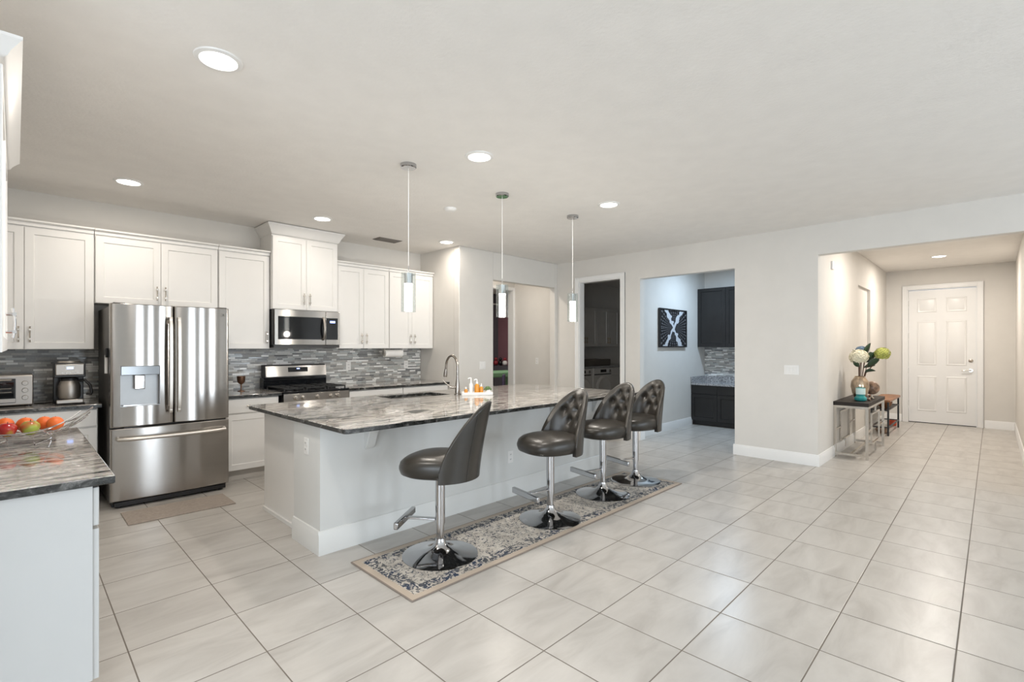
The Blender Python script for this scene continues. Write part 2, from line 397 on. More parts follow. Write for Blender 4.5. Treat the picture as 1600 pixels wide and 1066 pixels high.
def thing(name, label, cat, loc=(0, 0, 0), rot=0, group=None):
    o = bpy.data.objects.new(name, None); o.empty_display_size = .1; C.objects.link(o)
    o.location = loc; o.rotation_euler = (0, 0, rot); return tag(o, label, cat, group)
def struct(name, mb, m, parent=None, **k):
    o = mb.build(name, m, parent, **k)
    if not parent: o['kind'] = 'structure'
    return o
def B(*a): return MB().box(*a)
def copy_tree(o, parent=None):
    c = o.copy(); C.objects.link(c); c.parent = parent
    for ch in list(o.children): copy_tree(ch, c)
    return c

# ------------------------------------------------------------------ room shell
XB, TW = 6.57, .12
struct('floor', B(-3.4, 12, -4.8, 10, -.1, 0), 'floor')
struct('ceiling', B(-3.4, 12, -4.8, 10, HC, HC + .1), 'ceiling')
struct('wall_back', B(-.53, 4.51, 6.25, 6.37, 0, HC), 'wall')
struct('wall_left', B(-.53, -.41, 2.2, 6.25, 0, HC), 'wall')
struct('wall_alcove', B(4.39, 4.51, 5.44, 6.25, 0, HC), 'wall')
m = B(4.39, 5.05, 5.32, 5.44, 0, HC); m.box(5.05, 6.50, 5.32, 5.44, 2.40, HC); m.box(6.50, XB, 5.32, 5.44, 0, HC)
struct('wall_corner', m, 'wall', bevel=.008)
m = MB()
for a, b_, z in ((4.86, 5.44, 0), (4.07, 4.86, 2.46), (3.742, 4.07, 0), (2.377, 3.742, 2.41), (1.444, 2.377, 0), (-.27, 1.444, 2.465), (-4.62, -.27, 0)):
    m.box(XB, XB + TW, a, b_, z, HC)
struct('wall_right', m, 'wall')
# entry hall
m = MB(); NX0, NX1, NZ0, NZ1 = 8.96, 9.98, 1.15, 2.33
m.box(XB + TW, NX0, 1.444, 1.58, 0, HC); m.box(NX1, 11.82, 1.444, 1.58, 0, HC)
m.box(NX0, NX1, 1.444, 1.58, 0, NZ0); m.box(NX0, NX1, 1.444, 1.58, NZ1, HC); m.box(NX0, NX1, 1.484, 1.58, NZ0, NZ1)
struct('wall_hall_left', m, 'wall')
struct('wall_hall_right', B(XB + TW, 11.82, -.39, -.27, 0, HC), 'wall')
m = B(11.7, 11.82, 1.13, 1.444, 0, HC); m.box(11.7, 11.82, -.27, .19, 0, HC); m.box(11.7, 11.82, .19, 1.13, 2.45, HC)
struct('wall_entry', m, 'wall')
# pantry alcove, laundry, corridor, far bedroom
struct('wall_pantry_left', B(XB + TW, 9.13, 3.85, 3.97, 0, HC), 'wall')
struct('wall_pantry_back', B(9.13, 9.25, 1.58, 3.97, 0, HC), 'wall')
struct('wall_laundry_side', B(XB + TW, 10.4, 6.35, 6.52, 0, HC), 'wall')
struct('wall_laundry_back', B(10.3, 10.4, 3.97, 6.35, 0, HC), 'wall')
struct('wall_laundry_near', B(9.25, 10.4, 3.87, 3.97, 0, HC), 'wall')
struct('wall_corridor_right', B(6.62, 6.69, 5.44, 6.40, 0, HC), 'wall')
m = B(4.51, 5.80, 6.40, 6.52, 0, HC); m.box(5.80, 6.60, 6.40, 6.52, 2.46, HC); m.box(6.60, 6.69, 6.40, 6.52, 0, HC)
struct('wall_corridor_back', m, 'wall')
struct('wall_bedroom_back', B(4.4, 9.3, 9.5, 9.6, 0, HC), 'slate')
struct('wall_bedroom_right', B(9.2, 9.3, 6.52, 9.5, 0, HC), 'pink')
struct('wall_bedroom_left', B(4.4, 4.51, 6.52, 9.5, 0, HC), 'slate')
# living room behind the camera, with its windows
struct('wall_front', B(-3.32, -.53, 2.2, 2.32, 0, HC), 'wall')
def wall_with_holes(name, axis, c0, c1, a0, a1, holes):
    m = MB(); a = a0
    def put(u0, u1, z0, z1):
        if axis == 'y': m.box(u0, u1, c0, c1, z0, z1)
        else: m.box(c0, c1, u0, u1, z0, z1)
    for h0, h1, z0, z1 in sorted(holes):
        put(a, h0, 0, HC)
        if z0 > 0: put(h0, h1, 0, z0)
        put(h0, h1, z1, HC); a = h1
    put(a, a1, 0, HC); struct(name, m, 'wall')
wall_with_holes('wall_rear', 'y', -4.62, -4.5, -3.32, XB + TW, [(1.3, 2.2, .02, 2.38), (3.0, 3.7, .02, 2.38), (4.7, 5.7, .02, 2.38)])
wall_with_holes('wall_living_left', 'x', -3.32, -3.2, -4.5, 2.2, [(-3.3, 1.2, .35, 2.45)])
def frame(name, axis, c, a0, a1, z0, z1, mull, slat=0):
    m = MB(); w_ = .05
    def put(u0, u1, q0, q1, d=.03):
        if axis == 'y': m.box(u0, u1, c - d, c + d, q0, q1)
        else: m.box(c - d, c + d, u0, u1, q0, q1)
    put(a0, a1, z0, z0 + w_); put(a0, a1, z1 - w_, z1); put(a0, a0 + w_, z0, z1); put(a1 - w_, a1, z0, z1)
    for q in mull: put(q - .03, q + .03, z0, z1)
    o = struct(name, m, 'trim')
frame('window_1', 'y', -4.5, 1.3, 2.2, .02, 2.38, ())
frame('window_2', 'y', -4.5, 3.0, 3.7, .02, 2.38, ())
frame('window_3', 'y', -4.5, 4.7, 5.7, .02, 2.38, ())
frame('window_4', 'x', -3.2, -3.3, 1.2, .35, 2.45, (-1.05,))

# baseboards: profile with stepped cap
def basebd(name, p0, p1, nrm, h=.135, mat_='trim', ext=(0, 0)):
    """p0->p1 along the wall foot, nrm points into the room"""
    p0 = Vector((*p0, 0)); p1 = Vector((*p1, 0)); n = Vector((*nrm, 0)); d = (p1 - p0).normalized()
    p0 = p0 - d * ext[0]; p1 = p1 + d * ext[1]
    prof = [(0, 0), (.016, 0), (.016, h - .03), (.011, h - .02), (.008, h - .004), (.003, h), (0, h)]
    k = len(prof); vs = [tuple(p + n * a + Vector((0, 0, z))) for p in (p0, p1) for a, z in prof]
    fs = [tuple(range(k)), tuple(range(2 * k - 1, k - 1, -1))] + [(i, (i + 1) % k, (i + 1) % k + k, i + k) for i in range(k)]
    return MB().add(vs, fs).build(name, mat_)
for nm, a, b_, n, e in (
    ('baseboard_right', (XB, 1.444), (XB, 2.377), (-1, 0), (.016, .016)),
    ('baseboard_right_middle', (XB, 3.742), (XB, 3.995), (-1, 0), (.016, 0)),
    ('baseboard_right_far', (XB, 4.935), (XB, 5.32), (-1, 0), (0, 0)),
    ('baseboard_right_near', (XB, -4.5), (XB, -.27), (-1, 0), (0, .016)),
    ('baseboard_jamb_near', (XB, 2.377), (XB + TW, 2.377), (0, 1), (0, 0)),
    ('baseboard_jamb_far', (XB, 3.742), (XB + TW, 3.742), (0, -1), (0, 0)),
    ('baseboard_pantry', (XB + TW, 3.85), (8.56, 3.85), (0, -1), (0, 0)),
    ('baseboard_hall_left', (XB, 1.444), (11.7, 1.444), (0, -1), (0, 0)),
    ('baseboard_hall_right', (XB, -.27), (11.7, -.27), (0, 1), (0, 0)),
    ('baseboard_entry', (11.7, -.27), (11.7, .10), (-1, 0), (0, 0)),
    ('baseboard_entry_far', (11.7, 1.21), (11.7, 1.444), (-1, 0), (0, 0)),
    ('baseboard_corner', (4.39, 5.32), (5.05, 5.32), (0, -1), (0, 0)),
    ('baseboard_corridor', (6.62, 5.44), (6.62, 6.40), (-1, 0), (0, 0)),
    ):
    o = basebd(nm, a, b_, n, ext=e); o['kind'] = 'structure'

# door casings
def casing(name, axis, face, sgn, a0, a1, z1, w_=.075, t=.018):
    m = MB()
    def put(u0, u1, q0, q1, e=0):
        f0, f1 = face, face + sgn * (t + e)
        if axis == 'x': m.box(f0, f1, u0, u1, q0, q1)
        else: m.box(u0, u1, f0, f1, q0, q1)
    put(a0 - w_, a0, 0, z1 + w_); put(a1, a1 + w_, 0, z1 + w_); put(a0, a1, z1, z1 + w_)
    put(a0 - w_, a0 - w_ + .018, 0, z1 + w_, .006); put(a1 + w_ - .018, a1 + w_, 0, z1 + w_, .006); put(a0 - w_ + .018, a1 + w_ - .018, z1 + w_ - .018, z1 + w_, .006)
    struct(name, m, 'trim', bevel=.003)
casing('trim_1', 'x', XB, -1, 4.07, 4.86, 2.46)
casing('trim_2', 'x', 11.7, -1, .19, 1.13, 2.45)
casing('trim_3', 'y', 6.40, -1, 5.80, 6.575, 2.46, w_=.045)
m = B(6.575, 6.60, 6.40, 6.52, 0, 2.46); m.box(5.80, 5.815, 6.40, 6.52, 0, 2.46); m.box(5.815, 6.575, 6.40, 6.52, 2.445, 2.46)
struct('trim_6', m, 'trim')
# laundry door jamb lining
m = B(XB, XB + TW, 4.845, 4.86, 0, 2.46); m.box(XB, XB + TW, 4.07, 4.085, 0, 2.46); m.box(XB, XB + TW, 4.085, 4.845, 2.445, 2.46)
struct('trim_4', m, 'trim')
m = B(11.7, 11.82, 1.118, 1.13, 0, 2.45); m.box(11.7, 11.82, .19, .202, 0, 2.45); m.box(11.7, 11.82, .202, 1.118, 2.438, 2.45)
struct('trim_5', m, 'trim')

# front door: six panels
d = bpy.data.objects.new('door_1', None); C.objects.link(d); d.location = (11.735, .204, 0); d['kind'] = 'structure'
W, Hd = .912, 2.43
m = B(0, .04, 0, W, .012, Hd); m.build('door_slab', 'trim', d)
for (y0, y1) in ((.12, .39), (.52, .79)):
    for (z0, z1) in ((.22, .86), (1.06, 1.86), (2.02, 2.28)):
        p = MB()
        def ring(i, x): return [(x, y0 + i, z0 + i), (x, y1 - i, z0 + i), (x, y1 - i, z1 - i), (x, y0 + i, z1 - i)]
        p.add(ring(0, -.0005) + ring(.012, -.008) + ring(.03, -.002) + ring(.05, -.010), [(k * 4 + i, k * 4 + 4 + i, k * 4 + 4 + (i + 1) % 4, k * 4 + (i + 1) % 4) for k in range(3) for i in range(4)] + [(15, 14, 13, 12)])
        p.build('door_panel', 'trim', d)
lv = MB(); lv.cyl((0, .07, .98), (-.012, .07, .98), .03); lv.tube([(-.012, .07, .98), (-.05, .07, .98), (-.052, .10, .982), (-.05, .19, .975)], .009); lv.build('door_handle', 'nickel', d)
MB().lathe([(0, 0), (.031, 0), (.031, .01), (.02, .018), (0, .02)], 20).build('deadbolt', 'nickel', d, (0, .07, 1.15)).rotation_euler = (0, R(-90), 0)
for z in (.35, .95, 1.6, 2.2):
    B(-.006, .0, W - .002, W + .012, z - .05, z + .05).build('hinge', 'nickel', d)
B(-.004, .042, 0, W, 0, .012).build('door_sweep', 'black', d)

# ------------------------------------------------------------------ cabinets
def handle(parent, x, z, y, vert=True, L=.135, mt='nickel', name='handle'):
    m = MB(); n = 9
    pts = []
    for i in range(n):
        s = -1 + 2 * i / (n - 1); a = s * L / 2
        pts.append((x, y - .03 + .007 * s * s, z + a) if vert else (x + a, y - .03 + .007 * s * s, z))
    m.tube(pts, [.0052 if 0 < i < n - 1 else .0065 for i in range(n)], 8)
    for s in (-.6, .6):
        a = s * L / 2
        m.cyl(*(((x, y, z + a), (x, y - .028, z + a)) if vert else ((x + a, y, z), (x + a, y - .028, z))), .0048, 8)
        if vert: m.box(x - .0085, x + .0085, y - .036, y - .022, z + a - .007, z + a + .007)
        else: m.box(x + a - .007, x + a + .007, y - .036, y - .022, z - .0085, z + .0085)
    return m.build(name, mt, parent)
def cabinet(name, label, cat, loc, rot, w, h, dpt, fronts, mt='cab', toe=0, crown=0, cproj=.03, group=None, pull='nickel', cends=(0, 0), ctop=None):
    """local frame: x along the front, +y into the wall, z up; the front plane is y=0"""
    t = thing(name, label, cat, loc, rot, group)
    m = B(0, w, 0, dpt, toe, h)
    m.build('carcass', mt, t)
    if toe: B(.0, w, .055, dpt - .01, 0, toe).build('toe_kick', 'kick' if mt == 'cab' else mt, t)
    for fr in fronts:
        kind, x0, x1, z0, z1, hd = fr
        g = .0015; m = MB()
        if kind == 'door': m.shaker(x0 + g, x1 - g, z0 + g, z1 - g)
        else: m.box(x0 + g, x1 - g, -.02, 0, z0 + g, z1 - g)
        p = m.build(kind, mt, t)
        if kind != 'door': bv = p.modifiers.new('bevel', 'BEVEL'); bv.width = .003; bv.segments = 2
        if hd:
            if hd[0] == 'v': handle(p, hd[1], hd[2], -.02, True, mt=pull)
            else: handle(p, hd[1], hd[2], -.02, False, mt=pull)
    if crown:
        e0, e1 = cends; m = MB(); pr = [(0, 0), (.25, .12), (.4, .35), (.85, .75), (1, .85), (1, 1)] if cproj > .035 else [(0, 0), (.05, .55), (.8, .68), (1, .74), (1, 1)]
        rings = []
        for a, b_ in pr:
            q = cproj * a; rings.append((q, h + crown * b_))
        vs = []; k = len(rings)
        for q, z in rings:
            vs += [(-q * e0, dpt, z), (-q * e0, -.02 - q, z), (w + q * e1, -.02 - q, z), (w + q * e1, dpt, z)]
        fs = []
        for i in range(k - 1):
            for j in range(4): fs.append((i * 4 + j, i * 4 + 4 + j, i * 4 + 4 + (j + 1) % 4, i * 4 + (j + 1) % 4))
        fs += [(0, 1, 2, 3), tuple(4 * (k - 1) + j for j in (3, 2, 1, 0))]
        m.add(vs, fs).build('crown_moulding', mt, t)
    return t
YU, DU = 5.94, .308      # upper fronts (door face at 5.92)
Z0, ZT = 1.37, 2.44
UPG = 'white upper cabinets along the back wall'
def dbl(w, z0, z1, hz, L=.0): 
    return [('door', .004, w / 2, z0, z1, ('v', w / 2 - .035, hz)), ('door', w / 2, w - .004, z0, z1, ('v', w / 2 + .035, hz))]
hU = ZT - Z0
cabinet('upper_cabinet', 'white double-door upper cabinet above the toaster oven and coffee maker', 'cabinet', (-.405, YU, Z0), 0, .923, hU, DU, dbl(.923, .0, hU - .01, .13), crown=.05, group=UPG)
cabinet('upper_cabinet', 'short white double-door cabinet above the stainless refrigerator', 'cabinet', (.522, YU, 1.80), 0, 1.018, ZT - 1.80, DU, dbl(1.018, 0, ZT - 1.81, .12), crown=.05, group=UPG)
cabinet('upper_cabinet', 'narrow single-door white upper cabinet between refrigerator and microwave', 'cabinet', (1.544, YU, Z0), 0, .526, hU, DU, [('door', .004, .522, 0, hU - .01, ('v', .487, .13))], crown=.05, group=UPG)
cabinet('upper_cabinet', 'tall raised white cabinet reaching the ceiling above the microwave', 'cabinet', (2.074, 5.88, 1.83), 0, .79, 2.69 - 1.83, .368, dbl(.79, 0, .845, .13), crown=.118, cproj=.065, cends=(1, 1), group=UPG)
cabinet('upper_cabinet', 'white double-door upper cabinet just right of the microwave', 'cabinet', (2.868, YU, Z0), 0, .77, hU, DU, dbl(.77, 0, hU - .01, .13), crown=.05, group=UPG)
cabinet('upper_cabinet', 'rightmost white upper cabinet on the back wall, above the paper towel roll', 'cabinet', (3.642, YU, Z0), 0, .744, hU, DU, dbl(.744, 0, hU - .01, .13), crown=.05, group=UPG)

YBF, DB, HB = 5.58, .66, .858   # base fronts (drawer face at 5.56)
def basefr(w, n=2):
    fr = [('drawer', .004, w - .004, .70, .85, ('h', w / 2, .775))]
    if n == 2: fr += [('door', .004, w / 2, .11, .69, ('v', w / 2 - .035, .60)), ('door', w / 2, w - .004, .11, .69, ('v', w / 2 + .035, .60))]
    else: fr += [('door', .004, w - .004, .11, .69, ('v', w - .04, .60))]
    return fr
BG = 'white base cabinets along the back wall'
cabinet('base_cabinet', 'white base cabinet under the counter with the coffee maker', 'cabinet', (-.405, YBF, 0), 0, .915, HB, DB, basefr(.915), toe=.11, group=BG)
cabinet('base_cabinet', 'white base cabinet with one drawer between refrigerator and stove', 'cabinet', (1.51, YBF, 0), 0, .53, HB, DB, basefr(.53, 1), toe=.11, group=BG)
cabinet('base_cabinet', 'white base cabinet directly right of the stove', 'cabinet', (2.86, YBF, 0), 0, .765, HB, DB, basefr(.765), toe=.11, group=BG)
cabinet('base_cabinet', 'white base cabinet ending at the wall past the faucet', 'cabinet', (3.629, YBF, 0), 0, .755, HB, DB, basefr(.755), toe=.11, group=BG)

def counter(name, label, x0, x1, y0, y1, z0=.860, z1=.893, mt='granite', mats=None, r=.0):
    """stone slab: top polished, rough rim coloured darker because it catches no glare"""
    cx, cy = (x0 + x1) / 2, (y0 + y1) / 2; m = MB()
    X0, X1, Y0, Y1 = x0 - cx, x1 - cx, y0 - cy, y1 - cy
    poly = []
    for (px, py, a0) in ((X1 - r, Y1 - r, 0), (X0 + r, Y1 - r, 90), (X0 + r, Y0 + r, 180), (X1 - r, Y0 + r, 270)):
        for k in range(5 if r else 1):
            a = R(a0 + 90 * k / 4); poly.append((px + r * math.cos(a), py + r * math.sin(a)) if r else (px, py))
    k = len(poly); e = .004; h = z1 - z0
    def sc(q): return [(p[0] - e * (1 if p[0] > 0 else -1) * q, p[1] - e * (1 if p[1] > 0 else -1) * q) for p in poly]
    levels = [(sc(1), 0), (sc(0), e), (sc(0), h - e), (sc(1), h)]
    vs = [(p[0], p[1], z) for pl, z in levels for p in pl]
    m.add(vs, [tuple(range(k - 1, -1, -1))] + [(i + j * k, (i + 1) % k + j * k, (i + 1) % k + j * k + k, i + j * k + k) for j in range(2) for i in range(k)], 1)
    m.add([(p[0], p[1], z) for pl, z in levels[2:] for p in pl], [tuple(range(k, 2 * k))] + [(i, (i + 1) % k, (i + 1) % k + k, i + k) for i in range(k)], 0)
    return m, (cx, cy, z0)
def put_counter(name, label, *a, mt='granite', edge='gedge', **k):
    m, l = counter(name, label, *a, **k); o = m.build(name, [mt, edge], None, l); o.data.polygons.foreach_set('use_smooth', [False] * len(o.data.polygons)); return tag(o, label, 'countertop')
put_counter('countertop', 'granite countertop under the toaster oven, left of the refrigerator', -.405, .535, 5.53, 6.245)
put_counter('countertop', 'short granite countertop holding the bronze goblet', 1.50, 2.062, 5.53, 6.245)
put_counter('countertop', 'granite countertop right of the stove below the paper towel', 2.838, 4.385, 5.53, 6.245)
# backsplash: mosaic sheets on the wall
def splash(label, x0, x1, z0, z1):
    tag(B(0, x1 - x0, 0, .008, 0, z1 - z0).build('backsplash', 'mosaic', None, (x0, 6.240, z0)), label, 'backsplash')
splash('grey mosaic backsplash behind the coffee maker, left of the refrigerator', -.405, .60, .8945, 1.368)
splash('grey mosaic backsplash behind the stove and under the right upper cabinets', 1.40, 4.385, .8945, 1.368)

# ------------------------------------------------------------------ left run (near the camera)
XL = .215
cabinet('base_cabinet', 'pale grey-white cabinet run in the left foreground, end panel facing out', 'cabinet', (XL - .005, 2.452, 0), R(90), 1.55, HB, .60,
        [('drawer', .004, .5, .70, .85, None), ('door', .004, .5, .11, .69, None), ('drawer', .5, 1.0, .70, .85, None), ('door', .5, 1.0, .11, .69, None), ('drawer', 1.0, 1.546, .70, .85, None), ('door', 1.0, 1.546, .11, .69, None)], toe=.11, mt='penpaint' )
put_counter('countertop', 'granite countertop in the left foreground under the fruit bowl', -.405, .275, 2.425, 4.02, mt='granitep')
cabinet('upper_cabinet', 'white upper cabinet at the extreme left edge, seen nearly edge-on', 'cabinet', (-.050, 2.45, Z0), R(90), 1.54, 2.40 - Z0, .353,
        [('door', .004, .77, 0, 1.01, ('v', .73, .13)), ('door', .77, 1.536, 0, 1.01, ('v', .81, .13))], crown=.07, cproj=.05, cends=(1, 1), pull='chrome')

# ------------------------------------------------------------------ island
IX0, IX1, IY0, IYM, IY1 = 1.433, 4.80, 3.188, 3.62, 4.44
t = thing('kitchen_island', 'long pale grey kitchen island base with white skirting, stools in front', 'island', (IX0, IY0, 0))
L = IX1 - IX0
B(0, L, 0, IYM - IY0, 0, HB).build('knee_wall', 'island', t)
m = B(.075, 1.08, IYM - IY0, IY1 - IY0, .0, HB); m.box(1.83, L - .05, IYM - IY0, IY1 - IY0, .0, HB); m.box(1.08, 1.83, IYM - IY0, IY1 - IY0, 0, .60); m.build('cabinet_body', 'cab', t)
def skirt(p0, p1, n, name='skirting'):
    o = basebd(name, p0, p1, n, h=.16, mat_='islandtrim'); o.parent = t
skirt((-.016, 0), (L + .016, 0), (0, -1)); skirt((0, 0), (0, IYM - IY0), (-1, 0)); skirt((L, 0), (L, IYM - IY0), (1, 0))
B(.062, .075, IYM - IY0, IY1 - IY0, 0, .03).build('shoe_moulding', 'trim', t)
for k in range(5):          # doors on the cook's side
    x0 = .09 + k * .64
    m = MB(); m.shaker(-x0 - .63, -x0, .12, .84); o = m.build('door', 'cab', t, (0, IY1 - IY0, 0), R(180))
def corbel(x):
    prof = [(0, HB - .001), (-.16, HB - .001), (-.16, HB - .03), (-.11, HB - .045), (-.07, HB - .075), (-.055, HB - .11), (-.04, HB - .15), (-.025, HB - .18), (0, HB - .20)]
    m = MB(); m.prism([(a, z) for a, z in prof], x - .035, x + .035, axis='x'); m.build('corbel', 'island', t, bevel=.004)
for x in (.36, 1.42, 2.42, 3.15): corbel(x)
def plate(name, label, loc, rot, gangs=1, outlet=False, parent=None, mt='white', sw=True):
    w_ = .07 + .046 * (gangs - 1)
    if parent:
        m = B(-w_ / 2, w_ / 2, -.005, 0, -.057, .057); o = m.build('outlet_plate' if outlet else 'switch_plate', mt, parent, loc, rot, bevel=.002); root = o
    else:
        root = thing(name, label, 'outlet' if outlet else 'switch', loc, rot)
        B(-w_ / 2, w_ / 2, -.005, 0, -.057, .057).build('face_plate', mt, root, bevel=.002)
        for g in range(gangs):
            cx = (g - (gangs - 1) / 2) * .046
            if outlet:
                for z in (-.022, .022):
                    q = B(cx - .016, cx + .016, -.008, -.004, z - .013, z + .013); q.box(cx - .008, cx - .005, -.0085, -.0075, z - .006, z + .006, 1); q.box(cx + .005, cx + .008, -.0085, -.0075, z - .006, z + .006, 1)
                    q.build('socket', [mt, 'black'], root)
            else: B(cx - .015, cx + .015, -.009, -.004, -.032, .032).build('rocker', mt, root, bevel=.002)
    return root
plate('wall_outlet', 'white outlet on the island front between first and second stool', (3.243, IY0, .37), 0, outlet=True)
plate('wall_outlet', 'pale outlet on the end panel of the island', (IX0, 3.40, .70), R(-90), outlet=True)

# island top with sink cut-out
CX0, CX1, CY0, CY1 = 1.40, 4.86, 2.775, 4.52
SX0, SX1, SY0, SY1 = 2.55, 3.22, 4.04, 4.39
m, l = counter('', '', CX0, CX1, CY0, CY1, r=.035)
o = tag(m.build('countertop', ['granite', 'gedge'], None, l), 'long polished granite island countertop with brown and grey streaks', 'countertop')
sx0, sx1, sy0, sy1 = SX0 - l[0], SX1 - l[0], SY0 - l[1], SY1 - l[1]
me = o.data
cut = B(sx0, sx1, sy0, sy1, -.1, .1).build('cutter', 'gedge', None, l)
md = o.modifiers.new('cut', 'BOOLEAN'); md.object = cut; md.solver = 'EXACT'
dg = bpy.context.evaluated_depsgraph_get(); dg.update()
nm = bpy.data.meshes.new_from_object(o.evaluated_get(dg)); o.modifiers.clear(); o.data = nm
nm.polygons.foreach_set('use_smooth', [False] * len(nm.polygons))
bpy.data.objects.remove(cut)
t = thing('kitchen_sink', 'undermount stainless sink sunk in the island top', 'sink', (SX0, SY0, .62))
sw_, sl = SX1 - SX0, SY1 - SY0; m = MB(); e = .003; hh = .238
m.box(-e, sw_ + e, -e, sl + e, 0, e); m.box(-e, 0, -e, sl + e, e, hh); m.box(sw_, sw_ + e, -e, sl + e, e, hh); m.box(0, sw_, -e, 0, e, hh); m.box(0, sw_, sl, sl + e, e, hh)
m.build('basin', 'ovenmetal', t)
MB().lathe([(0, 0), (.045, 0), (.05, .004), (.03, .003), (0, .002)], 20, (sw_ / 2, sl / 2, e)).build('drain', 'chrome', t)
# the body under the sink must be hollow there: cabinet body top lowered locally
# faucet
t = thing('kitchen_faucet', 'brushed nickel gooseneck faucet with pull-down spray, beside the sink', 'faucet', (3.27, 3.99, .893), R(90))
m = MB(); m.lathe([(0, 0), (.034, 0), (.034, .008), (.026, .016), (.024, .07), (.022, .11), (.015, .16), (.013, .2)], 24)
m.build('body', 'faucet', t)
pts = [(0, 0, .18), (0, 0, .27)]
for k in range(0, 13):
    a = math.pi * k / 12; pts.append((.095 - .095 * math.cos(a), 0, .29 + .115 * math.sin(a)))
pts.append((.196, 0, .255))
MB().tube(pts, .0125, 14).build('spout', 'faucet', t)
MB().tube([(.195, 0, .262), (.2, 0, .235), (.205, 0, .20), (.208, 0, .175)], [.014, .017, .02, .019], 16).build('spray_head', 'faucet', t)
m = MB(); m.tube([(.0, .0, .07), (.03, .04, .075), (.05, .06, .078)], .013, 12); m.tube([(.045, .055, .076), (.09, .09, .12), (.11, .105, .15)], [.009, .007, .006], 10)
m.build('lever', 'faucet', t)

# tray with soaps
t = thing('tray', 'white rectangular tray on the island right of the faucet', 'tray', (3.40, 3.83, .893), R(-38))
m = B(-.16, .16, -.075, .075, 0, .008); m.box(-.16, -.152, -.075, .075, .008, .028); m.box(.152, .16, -.075, .075, .008, .028); m.box(-.152, .152, -.075, -.067, .008, .028); m.box(-.152, .152, .067, .075, .008, .028)
m.build('tray_body', 'white', t, bevel=.002)
def on_tray(a, b_): c_, s_ = math.cos(R(-38)), math.sin(R(-38)); return (3.40 + a * c_ - b_ * s_, 3.83 + a * s_ + b_ * c_, .9012)
def soap(label, a, b_, h, r, liquid='amber', pump=True):
    t = thing('soap_bottle', label, 'bottle', on_tray(a, b_))
    MB().lathe([(0, 0), (r, 0), (r * 1.02, .01), (r, h * .8), (r * .5, h * .93), (r * .35, h)], 20).build('bottle_body', liquid, t)
    m = MB(); m.lathe([(r * .42, h * .96), (r * .42, h * 1.1), (.006, h * 1.12), (.005, h * 1.35), (0, h * 1.35)], 16)
    if pump: m.tube([(0, 0, h * 1.35), (-.02, 0, h * 1.38), (-.04, 0, h * 1.3)], .005, 8)
    m.build('pump', 'white', t)
soap('small amber bottle at the left end of the tray', -.115, -.02, .055, .018, pump=False)
soap('tall amber soap dispenser with white pump on the tray', .0, .0, .11, .026)
soap('slim white-pump soap dispenser behind the small amber bottle', -.06, .03, .12, .02, liquid='white')
soap('squat amber bottle right of the tall amber dispenser', .045, -.01, .08, .02, pump=False)
t = thing('potted_succulent', 'tiny green succulent in a white pot on the tray', 'plant', on_tray(.115, .01))
MB().lathe([(0, 0), (.03, 0), (.036, .045), (.032, .045), (.03, .038), (0, .038)], 20).build('pot', 'white', t)
m = MB()
for k in range(26):
    a = k * 2.4; rr = .008 + .03 * k / 26; z = .07 - .03 * k / 26
    m.ball((rr * math.cos(a), rr * math.sin(a), z), .012, 8, sc=(1, 1, .7))
m.build('leaves', 'leafl', t)

# ------------------------------------------------------------------ refrigerator
FX0, FX1, FYF, FZ = .570, 1.478, 5.30, 1.765
FW = FX1 - FX0
t = thing('refrigerator', 'stainless steel french-door refrigerator with freezer drawer and ice dispenser', 'refrigerator', (FX0, FYF, 0))
B(.004, FW - .004, .105, .90, .03, FZ - .02).build('cabinet_body', 'fridgeside', t, bevel=.004)
m = B(.02, FW - .02, .12, .85, 0, .03); m.box(.03, FW - .03, .02, .12, .02, .055)
m.build('base_grille', 'black', t)
for x in (.06, FW - .06): MB().lathe([(0, 0), (.022, 0), (.022, .03), (0, .03)], 12, (x, .08, 0)).build('foot', 'black', t)
def curved_panel(x0, x1, z0, z1, bow=.022, dep=.095, hole=None):
    """door slab whose front bows gently outwards across its width"""
    n = 20; m = MB(); r = .012
    def yf(x):
        s = (x - (x0 + x1) / 2) / ((x1 - x0) / 2); y = bow * s * s
        ed = (x1 - x0) / 2 * (1 - abs(s))
        if ed < r: y += r - math.sqrt(max(0, r * r - (r - ed) ** 2))
        return y
    xs = [x0 + (x1 - x0) * i / n for i in range(n + 1)]; xs += [x0 + r * q for q in (.15, .4, .7, 1)] + [x1 - r * q for q in (.15, .4, .7, 1)]
    if hole: xs += [hole[0], hole[1]]
    xs = sorted(set(round(x, 5) for x in xs)); zs = [z0, z0 + .006, z1 - .006, z1]
    if hole: zs += [hole[2], hole[3]]
    zs = sorted(zs); k = len(xs)
    vs = []
    for z in zs:
        for x in xs: vs.append((x, yf(x) + (.004 if z in (z0, z1) else 0), z))
    fs = []
    for j in range(len(zs) - 1):
        for i in range(k - 1):
            if hole and hole[0] - 1e-4 <= xs[i] and xs[i + 1] <= hole[1] + 1e-4 and hole[2] <= zs[j] and zs[j + 1] <= hole[3]: continue
            fs.append((j * k + i, j * k + i + 1, (j + 1) * k + i + 1, (j + 1) * k + i))
    b0 = len(vs); vs += [(x0, dep, z0), (x1, dep, z0), (x1, dep, z1), (x0, dep, z1)]
    fs.append((b0, b0 + 3, b0 + 2, b0 + 1))
    q = (len(zs) - 1) * k
    fs.append(tuple([b0, b0 + 1] + [i for i in range(k - 1, -1, -1)])); fs.append(tuple([b0 + 3] + [q + i for i in range(k)] + [b0 + 2]))
    fs.append(tuple([b0] + [j * k for j in range(len(zs))] + [b0 + 3])); fs.append(tuple([b0 + 2] + [j * k + k - 1 for j in range(len(zs) - 1, -1, -1)] + [b0 + 1]))
    return m.add(vs, fs)
HX0, HX1, HZ0, HZ1 = .068, .345, .875, 1.225
half = FW / 2
